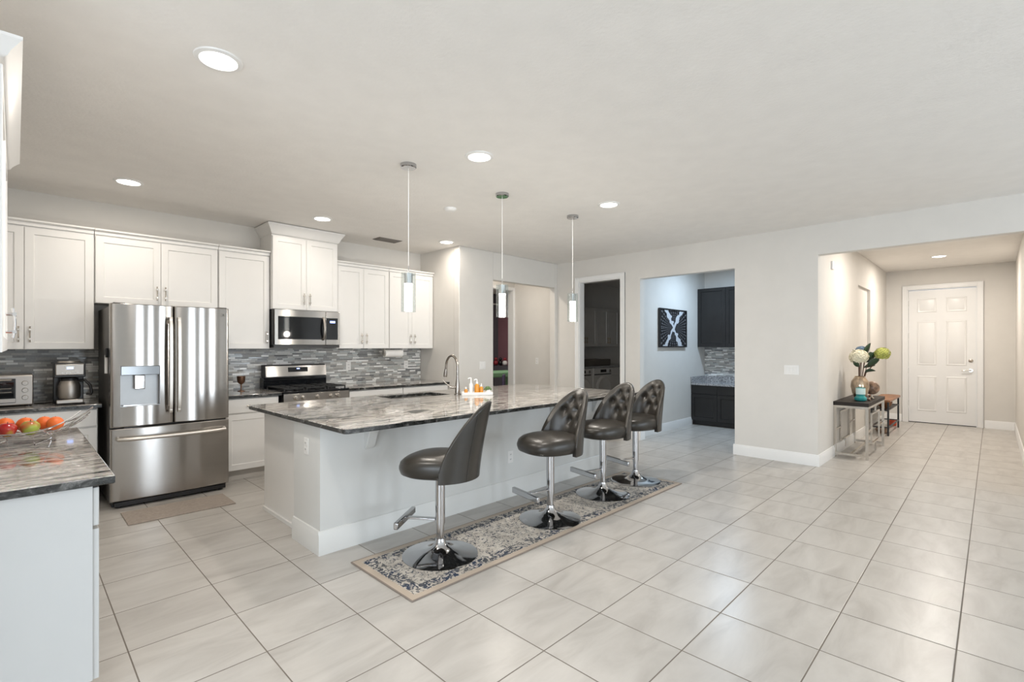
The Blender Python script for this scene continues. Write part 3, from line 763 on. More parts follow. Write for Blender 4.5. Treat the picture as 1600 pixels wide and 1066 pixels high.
d1 = curved_panel(0, half - .003, .70, FZ, hole=(HX0, HX1, HZ0, HZ1)).build('fridge_door', 'steel', t, ang=28)
d2 = curved_panel(half + .003, FW, .70, FZ).build('fridge_door', 'steel', t, ang=28)
d3 = curved_panel(0, FW, .065, .685, bow=.02).build('freezer_drawer', 'steel', t, ang=28)
# dispenser recess
m = MB(); dd = .07; m.box(HX0 - .002, HX1 + .002, dd, dd + .004, HZ0, HZ1)
m.box(HX0 - .003, HX0, .004, dd, HZ0, HZ1); m.box(HX1, HX1 + .003, .004, dd, HZ0, HZ1); m.box(HX0, HX1, .006, dd, HZ0 - .003, HZ0 + .004)
m.build('dispenser_recess', plain('satin grey recess', (.40, .41, .42), .35, .6), d1)
m = B(HX0, HX1, -.004, dd, 1.145, HZ1); m.build('dispenser_panel', plain('dark steel panel', (.16, .165, .17), .15, .9), d1, bevel=.004)
m = B(.165, .24, .015, .05, 1.02, 1.145); m.build('dispenser_nozzle', 'chrome', d1, bevel=.006)
B(HX0 + .02, HX1 - .02, .01, dd - .004, HZ0 + .004, HZ0 + .012).build('drip_tray', 'chrome', d1)
def longhandle(parent, x, z0, z1, y, w_=.034):
    m = MB(); n = 14; vs = []; fs = []
    for i in range(n + 1):
        s = -1 + 2 * i / n; z = z0 + (z1 - z0) * i / n; yy = y - .05 - .012 * (1 - s * s)
        if i in (0, n): yy += .012
        vs += [(x - w_ / 2, yy + .014, z), (x - w_ / 2 + .006, yy, z), (x + w_ / 2 - .006, yy, z), (x + w_ / 2, yy + .014, z)]
    for i in range(n):
        for j in range(4): fs.append((i * 4 + j, i * 4 + (j + 1) % 4, i * 4 + 4 + (j + 1) % 4, i * 4 + 4 + j))
    fs += [(3, 2, 1, 0), (n * 4, n * 4 + 1, n * 4 + 2, n * 4 + 3)]
    m.add(vs, fs); m.box(x - .01, x + .01, y - .045, y + .012, z0 + .02, z0 + .06); m.box(x - .01, x + .01, y - .045, y + .012, z1 - .06, z1 - .02)
    m.build('door_handle', 'handle', parent)
longhandle(d1, half - .032, .80, 1.66, .005); longhandle(d2, half + .032, .80, 1.66, .005)
m = MB(); pts = [(.045, .012, .605), (.05, -.03, .60)] + [(.05 + (FW - .1) * i / 12, -.045 - .02 * (1 - (2 * i / 12 - 1) ** 2), .598) for i in range(1, 12)] + [(FW - .05, -.03, .60), (FW - .045, .012, .605)]
m.tube(pts, .0165, 12); m.build('drawer_handle', 'handle', d3)
B(.10, .22, .03, .09, .686, .699).build('hinge_cover', 'black', t); B(FW - .20, FW - .06, .03, .09, .686, .699).build('hinge_cover', 'black', t)
m = B(.02, .10, .02, .16, FZ - .018, FZ + .008); m.build('hinge_cover', 'fridgeside', t, bevel=.004)
m = B(FW - .10, FW - .02, .02, .16, FZ - .018, FZ + .008); m.build('hinge_cover', 'fridgeside', t, bevel=.004)
m = MB(); m.tube([(FW - .068 + .012 * math.cos(a), .010, 1.70 + .012 * math.sin(a)) for a in [2 * math.pi * k / 16 for k in range(16)]], .0012, 6, closed=True)
m.box(FW - .05, FW - .046, .012, .0135, 1.69, 1.71); m.box(FW - .05, FW - .038, .012, .0135, 1.69, 1.693); m.build('emblem', 'fridgeside', d2)
# utensil clip on the fridge side
t = thing('magnetic_clip', 'black magnetic clip on the refrigerator side holding a pale tool', 'clip', (FX0 + .0035, 5.50, 1.32))
B(-.02, 0, -.03, .03, -.02, .06).build('clip_body', 'black', t, bevel=.004)
m = MB(); m.bar((-.012, .0, .0), (-.018, -.05, -.16), .012, .022); m.build('bottle_opener', 'white', t, bevel=.003)

# ------------------------------------------------------------------ range
RX0, RX1 = 2.067, 2.833; RW = RX1 - RX0
t = thing('gas_range', 'stainless gas range with black cooktop and tall backguard', 'range', (RX0, 5.50, 0))
B(0, RW, .03, .66, .04, .87).build('oven_body', 'black', t)
m = B(.0, RW, 0, .03, .77, .872); m.build('control_panel', 'steel', t, bevel=.004)
for x in (.13, .21, .375, .54, .62):
    k = MB(); k.lathe([(0, 0), (.024, 0), (.024, .008), (.018, .014), (.016, .035), (0, .036)], 20); o = k.build('knob', 'nickel', t, (x, 0, .822)); o.rotation_euler = (R(90), 0, 0)
B(0, RW, .0, .66, .874, .90).build('cooktop', 'blackgl', t, bevel=.004)
g = MB()
for gx in (.03, .28, .53):
    x0, x1 = gx, gx + .21; z = .925
    for (a, b_) in (((x0, .06), (x1, .06)), ((x0, .58), (x1, .58)), ((x0, .06), (x0, .58)), ((x1, .06), (x1, .58)), ((x0, .32), (x1, .32)), (((x0 + x1) / 2, .06), ((x0 + x1) / 2, .58)), ((x0, .19), (x1, .19)), ((x0, .45), (x1, .45))):
        g.bar((*a, z), (*b_, z), .012, .012)
    for px in (x0, x1):
        for py in (.06, .58): g.box(px - .006, px + .006, py - .006, py + .006, .899, z)
g.build('grate', 'iron', t)
for bx, by in ((.135, .19), (.135, .45), (.385, .32), (.635, .19), (.635, .45)): MB().lathe([(0, 0), (.045, 0), (.045, .01), (.03, .016), (0, .016)], 20, (bx, by, .899)).build('burner', 'iron', t)
m = B(0, RW, .62, .735, .90, 1.02); m.build('backguard_base', 'blackgl', t)
m = MB(); m.prism([(.60, 1.02), (.735, 1.02), (.735, 1.175), (.64, 1.175), (.62, 1.165)], .012, RW - .012, axis='x')
m.build('backguard', 'black', t, bevel=.004)
m = MB(); m.add([(.02, .595, 1.035), (RW - .01, .595, 1.035), (RW - .01, .616, 1.16), (.02, .616, 1.16), (.02, .605, 1.035), (RW - .01, .605, 1.035), (RW - .01, .626, 1.16), (.02, .626, 1.16)],
      [(0, 1, 2, 3), (4, 7, 6, 5), (0, 4, 5, 1), (1, 5, 6, 2), (2, 6, 7, 3), (3, 7, 4, 0)]); bg = m.build('backguard_panel', 'steel', t)
def onpanel(m, x0, x1, z0, z1, off, mi=0):
    yy = lambda z: .595 + .021 * (z - 1.035) / .125 - off
    return m.add([(x0, yy(z0), z0), (x1, yy(z0), z0), (x1, yy(z1), z1), (x0, yy(z1), z1), (x0, yy(z0) + .004, z0), (x1, yy(z0) + .004, z0), (x1, yy(z1) + .004, z1), (x0, yy(z1) + .004, z1)],
      [(0, 1, 2, 3), (4, 7, 6, 5), (0, 4, 5, 1), (1, 5, 6, 2), (2, 6, 7, 3), (3, 7, 4, 0)], mi)
dp = onpanel(MB(), .28, .52, 1.085, 1.14, .002).build('display', 'blackgl', bg)
onpanel(MB(), .385, .42, 1.118, 1.13, .0035).build('clock_digits', 'blue', dp)
m = B(.0, RW, .0, .04, .18, .755); od = m.build('oven_door', 'steel', t, bevel=.004); B(.12, RW - .12, -.003, .01, .32, .62).build('oven_window', 'blackgl', od)
m = MB(); m.tube([(.06, 0, .70), (.06, -.05, .70), (RW - .06, -.05, .70), (RW - .06, 0, .70)], .012, 10); m.build('door_handle', 'ovenmetal', od)
B(0, RW, 0, .03, .05, .17).build('warming_drawer', 'steel', t)

# ------------------------------------------------------------------ microwave
t = thing('microwave', 'over-the-range stainless microwave with dark glass door', 'microwave', (2.078, 5.80, 1.395))
MW, MH = .782, .43
B(0, MW, .03, .44, 0, MH).build('housing', 'black', t)
md_ = B(0, .60, 0, .03, .02, MH).build('microwave_door', 'steel', t, bevel=.004)
B(.04, .575, -.002, .004, .085, .35).build('door_window', 'blackgl', md_)
m = MB(); m.tube([(.565, 0, .345), (.568, -.022, .335), (.566, -.045, .27), (.566, -.052, .215), (.566, -.045, .16), (.568, -.022, .095), (.565, 0, .085)], .014, 10)
m.build('door_handle', 'ovenmetal', md_)
cp = B(.603, MW, 0, .03, .02, MH).build('control_panel', 'steel', t, bevel=.004)
B(.607, .755, -.002, .004, .085, .35).build('keypad', 'blackgl', cp); B(.655, .72, -.004, .0, .29, .315).build('clock_digits', 'blue', cp)
B(0, MW, .01, .44, -.015, .018).build('underside', 'black', t)

# ------------------------------------------------------------------ counter appliances
t = thing('toaster_oven', 'silver toaster oven with glass door at the left end of the counter', 'toaster oven', (-.33, 5.76, .893))
m = B(0, .44, 0, .36, .012, .262); m.build('housing', 'ovenmetal', t, bevel=.008)
for x in (.03, .41):
    for y in (.03, .33): MB().lathe([(0, 0), (.014, 0), (.014, .014), (0, .014)], 10, (x, y, 0)).build('foot', 'black', t)
dr = B(.012, .335, -.012, .0, .035, .235).build('oven_door', 'black', t); B(.02, .325, -.014, -.008, .075, .205).build('door_glass', 'blackgl', dr)
m = B(.014, .333, -.016, -.008, .04, .07); m.build('lower_rail', 'ovenmetal', dr)
m = MB(); m.tube([(.03, -.01, .222), (.03, -.04, .225), (.31, -.04, .225), (.31, -.01, .222)], .008, 8); m.build('door_handle', 'ovenmetal', dr)
m = MB()
for z in (.12, .15): m.tube([(.03, -.016, z), (.31, -.016, z + .004)], .003, 6)
m.build('wire_rack', 'ovenmetal', dr)
for z in (.075, .135, .195):
    k = MB(); k.lathe([(0, 0), (.02, 0), (.017, .018), (0, .018)], 18); o = k.build('knob', 'ovenmetal', t, (.39, 0, z)); o.rotation_euler = (R(90), 0, 0)
tag(MB().tube([(.12, 5.98, .897), (.18, 5.93, .897), (.22, 5.95, .897), (.26, 6.02, .897), (.30, 6.10, .90)], .004, 8).build('power_cord', 'black'), 'black power cord lying on the counter by the coffee maker', 'cord')
t = thing('coffee_maker', 'tall black and stainless coffee maker left of the refrigerator', 'coffee maker', (.335, 5.75, .893))
m = MB(); m.box(-.10, .10, -.11, .14, 0, .012); m.box(-.10, .10, .055, .14, .012, .24); m.box(-.102, .102, -.10, .14, .235, .36); m.build('housing', 'black', t, bevel=.01)
m = B(-.088, .088, -.116, -.09, .012, .045); m.build('base_band', 'ovenmetal', t, bevel=.006)
fp = B(-.093, .093, -.108, -.09, .255, .35).build('front_panel', 'ovenmetal', t, bevel=.006)
dsp = B(-.03, .03, -.112, -.105, .30, .332).build('display', 'white', fp); B(-.02, .02, -.114, -.111, .308, .324).build('clock_digits', 'blue', dsp)
for k in range(5):
    q = MB(); q.cyl((-.05 + k * .025, -.106, .275), (-.05 + k * .025, -.112, .275), .005, 8); q.build('button', 'chrome', fp)
cf = MB().lathe([(0, 0), (.068, 0), (.075, .02), (.075, .11), (.06, .15), (.055, .16)], 28, (0, -.03, .05)).build('carafe', 'ovenmetal', t)
MB().lathe([(.058, 0), (.06, .02), (.03, .03), (0, .03)], 24, (0, -.03, .205)).build('carafe_lid', 'black', cf)
MB().tube([(.05, -.045, .20), (.10, -.06, .205), (.135, -.07, .16), (.145, -.075, .10), (.14, -.075, .08), (.11, -.065, .085)], [.012, .012, .011, .011, .01, .01], 10).build('carafe_handle', 'black', cf)
MB().lathe([(0, 0), (.08, 0), (.075, .014), (0, .016)], 24, (0, .02, .36)).build('lid', 'ovenmetal', t)
t = tag(MB().lathe([(0, 0), (.038, 0), (.036, .006), (.01, .012), (.007, .03), (.009, .06), (.007, .075), (.02, .085), (.036, .10), (.042, .13), (.044, .17), (.040, .17), (.036, .13), (.0, .09)], 28).build('goblet', 'bronze', None, (1.79, 6.0, .893)), 'engraved bronze goblet on the counter beside the stove', 'goblet')
t = thing('paper_towel_holder', 'paper towel roll mounted under the upper cabinets', 'paper towel holder', (3.62, 6.02, 1.30))
m = MB(); m.cyl((0, 0, 0), (.28, 0, 0), .052, 28); m.build('paper_roll', 'paper', t)
m = B(-.014, -.004, -.03, .03, -.03, .07); m.build('bracket', 'nickel', t, bevel=.003); m = B(.284, .294, -.03, .03, -.03, .07); m.build('bracket', 'white', t, bevel=.003)
MB().cyl((-.02, 0, 0), (.30, 0, 0), .008, 12).build('rod', 'nickel', t)
plate('wall_outlet', 'outlet on the mosaic between refrigerator and stove', (1.62, 6.24, 1.13), 0, outlet=True)
plate('wall_outlet', 'outlet on the mosaic just right of the stove', (3.20, 6.24, 1.13), 0, outlet=True)
plate('wall_outlet', 'outlet on the mosaic near the right corner below the paper towel', (4.12, 6.24, 1.13), 0, outlet=True)
plate('light_switch', 'double switch plate on the grey wall right of the faucet', (4.83, 5.32, 1.12), 0, 2)
plate('light_switch', 'triple switch plate on the wall left of the entry hall', (XB, 1.72, 1.115), R(-90), 3)
plate('wall_outlet', 'outlet on the beige corridor wall seen through the opening', (6.62, 5.83, 1.14), R(-90), outlet=True)

# fruit bowl
bc = (.02, 3.55, .893)
t = thing('fruit_bowl', 'low chrome wire basket in the left foreground holding fruit', 'bowl', bc, R(-20))
m = MB(); Rr = .21
for k in (-4, -2.4, -.8, .8, 2.4, 4):
    pts = []
    for i in range(-8, 9):
        s = i / 8; x = s * .27; y = k * .040 * (1 - .45 * s * s); z = .035 + .095 * s ** 2 * abs(s) + .035 * (k / 4) ** 2
        pts.append((x, y, z))
    m.tube(pts, .0038, 6)
for s in (-.5, .5):
    m.tube([(s * .27, k * .040 * (1 - .45 * s * s), .032 + .095 * s ** 2 * abs(s) + .035 * (k / 4) ** 2) for k in range(-4, 5)], .0028, 6)
m.build('wire_basket', 'chrome', t)
m = MB()
for sx_ in (-1, 1):
    m.tube([(sx_ * .08, -.09, .042), (sx_ * .09, -.10, .004), (sx_ * .09, .10, .004), (sx_ * .08, .09, .042)], .003, 8)
m.build('wire_stand', 'chrome', t)
def fruit(kind, label, dx, dy, dz, r, mt, grp=None):
    c_, s_ = math.cos(R(-20)), math.sin(R(-20)); l = (bc[0] + dx * c_ - dy * s_, bc[1] + dx * s_ + dy * c_, bc[2] + dz)
    if kind == 'apple': m = MB().lathe([(0, .012), (r * .3, 0), (r * .75, r * .25), (r, r * .9), (r * .93, r * 1.35), (r * .55, r * 1.72), (r * .2, r * 1.7), (0, r * 1.5)], 24)
    else: m = MB().ball((0, 0, r), r, 24)
    o = tag(m.build(kind, mt, None, l), label, kind if kind == 'apple' else 'orange', grp)
    MB().tube([(0, 0, r * (1.5 if kind == 'apple' else 1.97)), (.002, 0, r * (1.95 if kind == 'apple' else 2.03))], .0018, 6).build('stem', 'stem', o)
fruit('apple', 'dark red apple at the front of the fruit bowl', -.03, -.055, .048, .038, 'apple')
fruit('apple', 'red and green apple in the middle of the fruit bowl', .045, -.02, .046, .040, 'gapple')
fruit('apple', 'dark red apple at the left of the fruit bowl', -.115, -.03, .055, .038, 'apple')
fruit('orange', 'bright orange at the right end of the fruit bowl', .135, .01, .058, .036, 'orange')
fruit('orange', 'orange behind the green apple in the fruit bowl', .075, .058, .056, .036, 'orange')
fruit('orange', 'orange at the back left of the fruit bowl', -.08, .055, .056, .037, 'orange')
fruit('orange', 'orange resting in the middle back of the bowl', -.002, .06, .053, .037, 'orange')

# ------------------------------------------------------------------ mats
tag(B(-.38, .38, -.20, .20, 0, .008).build('floor_mat', 'woodmat', None, (1.0, 4.965, .0005), bevel=.003), 'taupe woven mat on the floor in front of the refrigerator', 'mat')
tag(B(-1.625, 1.625, -.345, .345, 0, .008).build('runner_rug', 'rug', None, (3.143, 2.585, .0005), bevel=.002), 'long cream and navy patterned runner rug under the bar stools', 'rug')
RUGZ = .0085

# ------------------------------------------------------------------ bar stools
def make_stool():
    t = thing('bar_stool', '', 'bar stool')
    MB().lathe([(0, 0), (.25, 0), (.25, .004), (.235, .009), (.16, .02), (.09, .038), (.055, .058), (.036, .085), (.030, .11), (0, .11)], 56).build('base', 'chromedk', t)
    m = MB(); m.cyl((0, 0, .10), (0, 0, .20), .026, 24); m.cyl((0, 0, .20), (0, 0, .21), .029, 24); m.cyl((0, 0, .21), (0, 0, .545), .032, 24)
    m.build('column', 'chromedk', t)
    m = MB(); m.bar((.03, 0, .235), (.235, 0, .235), .035, .014); m.build('footrest_arm', 'chromedk', t, bevel=.003)
    m = MB(); m.bar((.245, -.17, .232), (.245, .17, .232), .03, .045); m.build('footrest_bar', 'chromedk', t, bevel=.006)
    # seat cushion: D-shaped pad facing +x
    n = 40; m = MB(); prof = [(0.0, .545), (.86, .545), (.98, .56), (1.02, .59), (1.02, .625), (.985, .652), (.90, .668), (.72, .680), (.45, .686), (.2, .688), (0, .688)]
    def out(a):
        c_, s_ = math.cos(a), math.sin(a); e = 2.0 / 2.5
        return (.245 * math.copysign(abs(c_) ** e, c_) + .012, .228 * math.copysign(abs(s_) ** e, s_))
    vs = []; fs = []
    for q, z in prof:
        for j in range(n):
            a = 2 * math.pi * j / n; x, y = out(a); drop = -.022 * max(0, (q * x) / .25) ** 2 if z > .6 else 0
            vs.append((q * x, q * y, z + drop))
    for i in range(len(prof) - 1):
        for j in range(n): fs.append((i * n + j, i * n + (j + 1) % n, (i + 1) * n + (j + 1) % n, (i + 1) * n + j))
    m.add(vs, fs); m.build('seat', 'leather', t, ang=70)
    MB().lathe([(0, .53), (.11, .53), (.12, .544), (0, .544)], 24).build('swivel_plate', 'black', t)
    MB().tube([(.0, -.03, .53), (.02, -.15, .515), (.03, -.19, .505)], .005, 8).build('height_lever', 'black', t)
    # backrest shell
    PHI = R(79); NU, NV = 60, 34; zb = .53; Hb = .49
    btn = [(R(16), .845), (R(-16), .845), (0, .755), (R(33), .755), (R(-33), .755), (R(16), .665 + .02), (R(-16), .685), (0, .93)]
    btn = [(R(16), .935), (R(-16), .935), (R(-33), .85), (0, .85), (R(33), .85), (R(16), .765), (R(-16), .765)]
    def top(u): return zb + .07 + (Hb - .07) * (1 - abs(u) ** 2.1) ** .70
    def surf(u, v, inner):
        phi = u * PHI; tp = top(u); z = zb + (tp - zb) * v
        h = (z - zb) / Hb
        rad = .252 - .030 * h * 0; lean = -.085 * h ** 1.3 - .01
        shrink = 1 - .13 * h
        off = 0
        # pillow thickness
        th = .036 * (1 - .25 * h)
        if inner:
            off = -th
            d = min(((phi - a) * .25) ** 2 + (z - b_) ** 2 for a, b_ in btn); dd_ = math.sqrt(d)
            off += .020 * math.exp(-(dd_ / .020) ** 2)
            ed = min(1, (1 - abs(u)) * 5, (tp - z) / .05)
            off -= .022 * max(0, ed) * (1 - math.exp(-(dd_ / .045) ** 2))
        rr = (rad + off)
        x = -rr * math.cos(phi) * (1 if abs(phi) < R(90) else 1) ; y = rr * math.sin(phi) * shrink
        return (x + lean + .0 , y, z)
    vs = []; fs = []; ring = []
    # outer sheet v 0..1, rim, inner sheet v 1..0
    for i in range(NU + 1):
        u = -1 + 2 * i / NU; col = []
        for j in range(NV + 1): col.append(surf(u, j / NV, False))
        o1, i1 = surf(u, 1, False), surf(u, 1, True)
        mid = [((o1[k] + i1[k]) / 2) for k in range(3)]
        q1 = [o1[k] * .85 + i1[k] * .15 for k in range(3)]; q2 = [o1[k] * .15 + i1[k] * .85 for k in range(3)]
        col += [(q1[0], q1[1], q1[2] + .009), (mid[0], mid[1], mid[2] + .014), (q2[0], q2[1], q2[2] + .009)]
        for j in range(NV, -1, -1): col.append(surf(u, j / NV, True))
        ring.append(col)
    K = len(ring[0])
    for col in ring: vs += col
    for i in range(NU):
        for j in range(K):
            a = i * K + j; b_ = i * K + (j + 1) % K; fs.append((a, a + K, b_ + K, b_))
    fs.append(tuple(range(K))); fs.append(tuple(NU * K + j for j in range(K - 1, -1, -1)))
    bk = MB().add(vs, fs).build('backrest', 'leather', t, ang=60)
    for a, z in btn:
        u = a / PHI; p = surf(u, (z - zb) / (top(u) - zb), True)
        dx, dy = math.cos(a), -math.sin(a)
        MB().ball((p[0] - dx * 0.0, p[1], p[2]), .009, 10).build('button', 'black', bk)  # black colour stands in for the shaded dimples of the tufting
    # piping down the outer seam
    for sgn in (-1, 1):
        pts = []
        for j in range(0, 15):
            p = surf(sgn * .45, j / 14, False); pts.append((p[0] - .001, p[1] * 1.004, p[2]))
        MB().tube(pts, .0022, 6).build('piping', 'leather', bk)
    return t
SG = 'tufted charcoal bar stools along the island'
proto = make_stool()
for i, (x, y, a, lab) in enumerate(((1.995, 2.615, 126, 'nearest charcoal leather bar stool, seen from behind at the left end of the rug'),
                             (3.037, 2.532, 168, 'charcoal tufted bar stool second from the left, its whole seat in view'),
                             (3.899, 2.610, 168, 'charcoal tufted bar stool third from the left, between two others'),
                             (4.526, 2.630, 164, 'farthest tufted charcoal bar stool, at the right end of the row'))):
    o = proto if i == 0 else copy_tree(proto)
    o.location = (x, y, RUGZ); o.rotation_euler = (0, 0, R(a)); tag(o, lab, 'bar stool', SG)

# ------------------------------------------------------------------ pendants
def make_pendant():
    t = thing('pendant_light', '', 'pendant light')
    MB().lathe([(0, -.03), (.055, -.03), (.062, -.024), (.062, 0), (0, 0)], 32).build('canopy', 'chromedk', t)
    MB().cyl((0, 0, -.79), (0, 0, -.03), .0022, 8).build('cord', 'white', t)
    MB().lathe([(0, -.795), (.004, -.795), (.004, -.84), (.006, -.845), (.022, -.85), (.034, -.85), (.034, -.93), (0, -.93)][::-1], 28).build('socket_cap', 'chrome', t)
    MB().lathe([(0, -1.145), (.029, -1.145), (.031, -1.14), (.031, -.95), (.033, -.932), (0, -.932)], 28).build('inner_tube', 'tube', t)
    MB().lathe([(.054, -1.15), (.057, -1.15), (.057, -.845), (.054, -.845), (.054, -1.15)], 32).build('glass_shade', 'glass', t)
    m = MB(); m.bar((-.055, 0, -.86), (.055, 0, -.86), .004, .004); m.bar((0, -.055, -.86), (0, .055, -.86), .004, .004); m.build('shade_spider', 'chrome', t)
    return t
pp = make_pendant()
for i, (x, lab) in enumerate(((2.163, 'nearest glass tube pendant light, in front of the white upper cabinets'), (3.19, 'middle glass tube pendant light, in front of the corridor opening'), (4.262, 'farthest glass tube pendant light, beside the laundry doorway'))):
    o = pp if i == 0 else copy_tree(pp); o.location = (x, 3.24, HC); tag(o, lab, 'pendant light', 'glass pendants over the island')
    l = bpy.data.lights.new('pendant_glow', 'POINT'); l.energy = 10; l.color = (1, .93, .84); l.shadow_soft_size = .04
    q = bpy.data.objects.new('pendant_glow', l); C.objects.link(q); q.location = (x, 3.24, HC - 1.21)

# ------------------------------------------------------------------ ceiling lights
def make_can():
    t = thing('recessed_light', '', 'ceiling light')
    MB().lathe([(.078, -.001), (.084, -.010), (.105, -.006), (.108, 0), (.078, 0)], 40).build('trim_ring', 'white', t)
    MB().lathe([(0, -.006), (.079, -.006), (.079, -.001), (0, -.001)], 32).build('lens', 'lens', t)
    return t
WARM, NEU = (1, .91, .80), (1, .94, .87)
cans = [(.711, 2.726, 'nearest and largest recessed ceiling light, top left', 18, NEU), (2.444, 2.726, 'recessed ceiling light between first and second pendant, room side', 14, NEU), (4.177, 2.726, 'recessed ceiling light right of the farthest pendant', 14, NEU),
        (.690, 5.29, 'recessed ceiling light in front of the upper cabinets over the refrigerator', 7.5, WARM), (2.40, 5.28, 'recessed ceiling light in front of the tall cabinet over the microwave', 4.5, WARM), (4.12, 5.26, 'recessed ceiling light near the wall corner by the back counter', 7, WARM),
        (10.2, .60, 'recessed ceiling light in the entry hall before the front door', 28, (1, .92, .83))]
pc = make_can()
for i, (x, y, lab, e, col) in enumerate(cans):
    o = pc if i == 0 else copy_tree(pc); o.location = (x, y, HC); tag(o, lab, 'ceiling light', 'recessed ceiling lights')
def can_or_fill(x, y, e, col):
    l = bpy.data.lights.new('can_or_fill_light', 'AREA'); l.shape = 'DISK'; l.size = .15; l.energy = e; l.color = col; l.spread = R(180)
    q = bpy.data.objects.new('can_or_fill_light', l); C.objects.link(q); q.location = (x, y, HC - .012)
for c_ in cans: can_or_fill(c_[0], c_[1], c_[3], c_[4])
can_or_fill(7.7, .60, 24, (1, .92, .83))                   # added hall light without a fixture, hidden behind the header
can_or_fill(7.9, 2.9, 30, (.60, .79, 1))                    # cool light added for the pantry alcove, unseen behind the header, no fixture
can_or_fill(5.6, 5.85, 11, WARM)                          # fill light added in the corridor, out of view, no fixture
can_or_fill(7.5, 7.8, 30, NEU)                             # added to brighten the far bedroom, out of view, no fixture
o = MB().lathe([(0, -.032), (.035, -.032), (.05, -.026), (.062, -.012), (.064, 0), (0, 0)], 36).build('smoke_detector', 'white', None, (3.15, 3.96, HC)); tag(o, 'white round smoke detector on the ceiling between pendants', 'smoke detector')
t = thing('air_vent', 'dark rectangular air vent on the ceiling near the back wall', 'vent', (3.49, 5.72, HC))
m = B(-.17, .17, -.09, .09, -.006, 0); m.build('vent_frame', 'vent', t)
m = MB()
for k in range(7): m.box(-.15, .15, -.078 + k * .024, -.066 + k * .024, -.012, -.006)
m.build('louvres', 'vent', t)

# ------------------------------------------------------------------ entry hall furniture
t = thing('console_table', 'narrow console table with dark top and silver geometric frame', 'table', (7.33, 1.075, 0))
TL, TWd, TH = 1.26, .375, .70
B(0, TL, 0, TWd, TH - .045, TH).build('table_top', 'espresso', t, bevel=.003)
fr = MB(); s = .028; zt = TH - .047
def fb(a, b_): fr.bar(a, b_, s, s)
fm = []
for (x, y) in ((.02, .02), (.02, TWd - .02), (TL - .02, .02), (TL - .02, TWd - .02)):
    q = MB(); q.box(x - s / 2, x + s / 2, y - s / 2, y + s / 2, 0, zt); q.build('leg', 'nickel', t)
for x in (.02, TL - .02):
    fb((x, .034, .045), (x, TWd - .034, .045)); fb((x, .034, zt - .014), (x, TWd - .034, zt - .014))
fb((.034, .02, zt - .014), (TL - .034, .02, zt - .014)); fb((.034, TWd - .02, zt - .014), (TL - .034, TWd - .02, zt - .014))
fb((.034, TWd / 2, .045), (TL - .034, TWd / 2, .045))
fr.build('frame', 'nickel', t)
s2 = .018
for y in (.02, TWd - .02):
    g = MB()
    for (a, b_) in (((.33, .16), (.33, .54)), ((.33, .54), (.90, .54)), ((.90, .54), (.90, .16)), ((.90, .16), (.33, .16)), ((.62, .54), (.62, zt - .028)), ((.62, .16), (.62, .04)), ((.034, .34), (.33, .34)), ((.90, .34), (TL - .034, .34))):
        g.bar((a[0], y, a[1]), (b_[0], y, b_[1]), s2, s2)
    g.build('geometric_lattice', 'nickel', t)
vx, vy = 7.78, 1.235
t = thing('vase', 'gold and silver mercury glass vase on the console table', 'vase', (vx, vy, TH))
MB().lathe([(0, 0), (.045, 0), (.055, .01), (.085, .09), (.102, .17), (.095, .24), (.065, .29), (.054, .305), (.058, .31), (.05, .305), (.06, .285), (.086, .235), (.092, .17), (.075, .09), (.0, .02)], 36).build('vase_body', 'vase', t)
def bloom(name, label, base, ctr, r, mt, nleaf=0, flat=.8, leafdirs=()):
    t = thing(name, label, 'flower', base)
    c = Vector(ctr) - Vector(base)
    MB().tube([(0, 0, 0), (c.x * .25, c.y * .25, c.z * .5), (c.x * .9, c.y * .9, c.z - r * .5)], .006, 8).build('stem', 'stem', t)
    m = MB(); random.seed(int(r * 1000) + len(label))
    m.ball(c, r * .78, 14, sc=(1, 1, flat))
    for k in range(170):
        z = 1 - 2 * (k + .5) / 170; a = k * 2.39996; q = math.sqrt(1 - z * z)
        if z < -.75: continue
        n = Vector((q * math.cos(a), q * math.sin(a), z)); p = c + Vector((n.x * r, n.y * r, n.z * r * flat)) * random.uniform(.86, 1.02)
        u = n.cross(Vector((.3, .5, .8))).normalized(); v = n.cross(u); s_ = r * .17
        for q4 in range(4):
            an = q4 * math.pi / 2 + k; d_ = u * math.cos(an) + v * math.sin(an); e_ = n.cross(d_)
            o_ = p + d_ * s_ * .55 - n * .0
            m.add([p - n * s_ * .2, o_ + e_ * s_ * .45 + n * s_ * .25, p + d_ * s_ * 1.15 + n * s_ * .1, o_ - e_ * s_ * .45 + n * s_ * .25], [(0, 1, 2, 3)])
    m.build('bloom', mt, t)
    return t
def leafmesh(m, p, d, L_, w_, droop=.3):
    p = Vector(p); d = Vector(d).normalized(); side = (d.cross(Vector((.71, .70, 0))) * .9 + d.cross(Vector((0, 0, 1))) * .35).normalized(); n = 8; vs = []
    for i in range(n + 1):
        s_ = i / n; c = p + d * L_ * s_ + Vector((0, 0, -droop * L_ * s_ * s_)); ww = w_ * math.sin(math.pi * min(1, s_ * .97 + .03)) ** .8
        vs += [c + side * ww + Vector((0, 0, .15 * ww)), c, c - side * ww + Vector((0, 0, .15 * ww))]
    fs = []
    for i in range(n):
        for j in (0, 1): fs.append((i * 3 + j, i * 3 + j + 1, i * 3 + 4 + j, i * 3 + 3 + j))
    m.add(vs, fs)
rt = Vector((.704, -.710, 0)); fw = Vector((.710, .704, 0))
def off(r_, f_, z): p = Vector((vx, vy, TH)) + rt * r_ + fw * f_; return (p.x, p.y, TH + z)
bloom('hydrangea', 'large cream white hydrangea bloom in the vase', off(-.012, 0, .10), off(-.045, -.04, .56), .108, 'petalw', flat=.88)
bloom('hydrangea', 'lime green hydrangea bloom at the right of the bouquet', off(.014, .01, .10), off(.245, -.06, .60), .088, 'petalg', flat=.95)
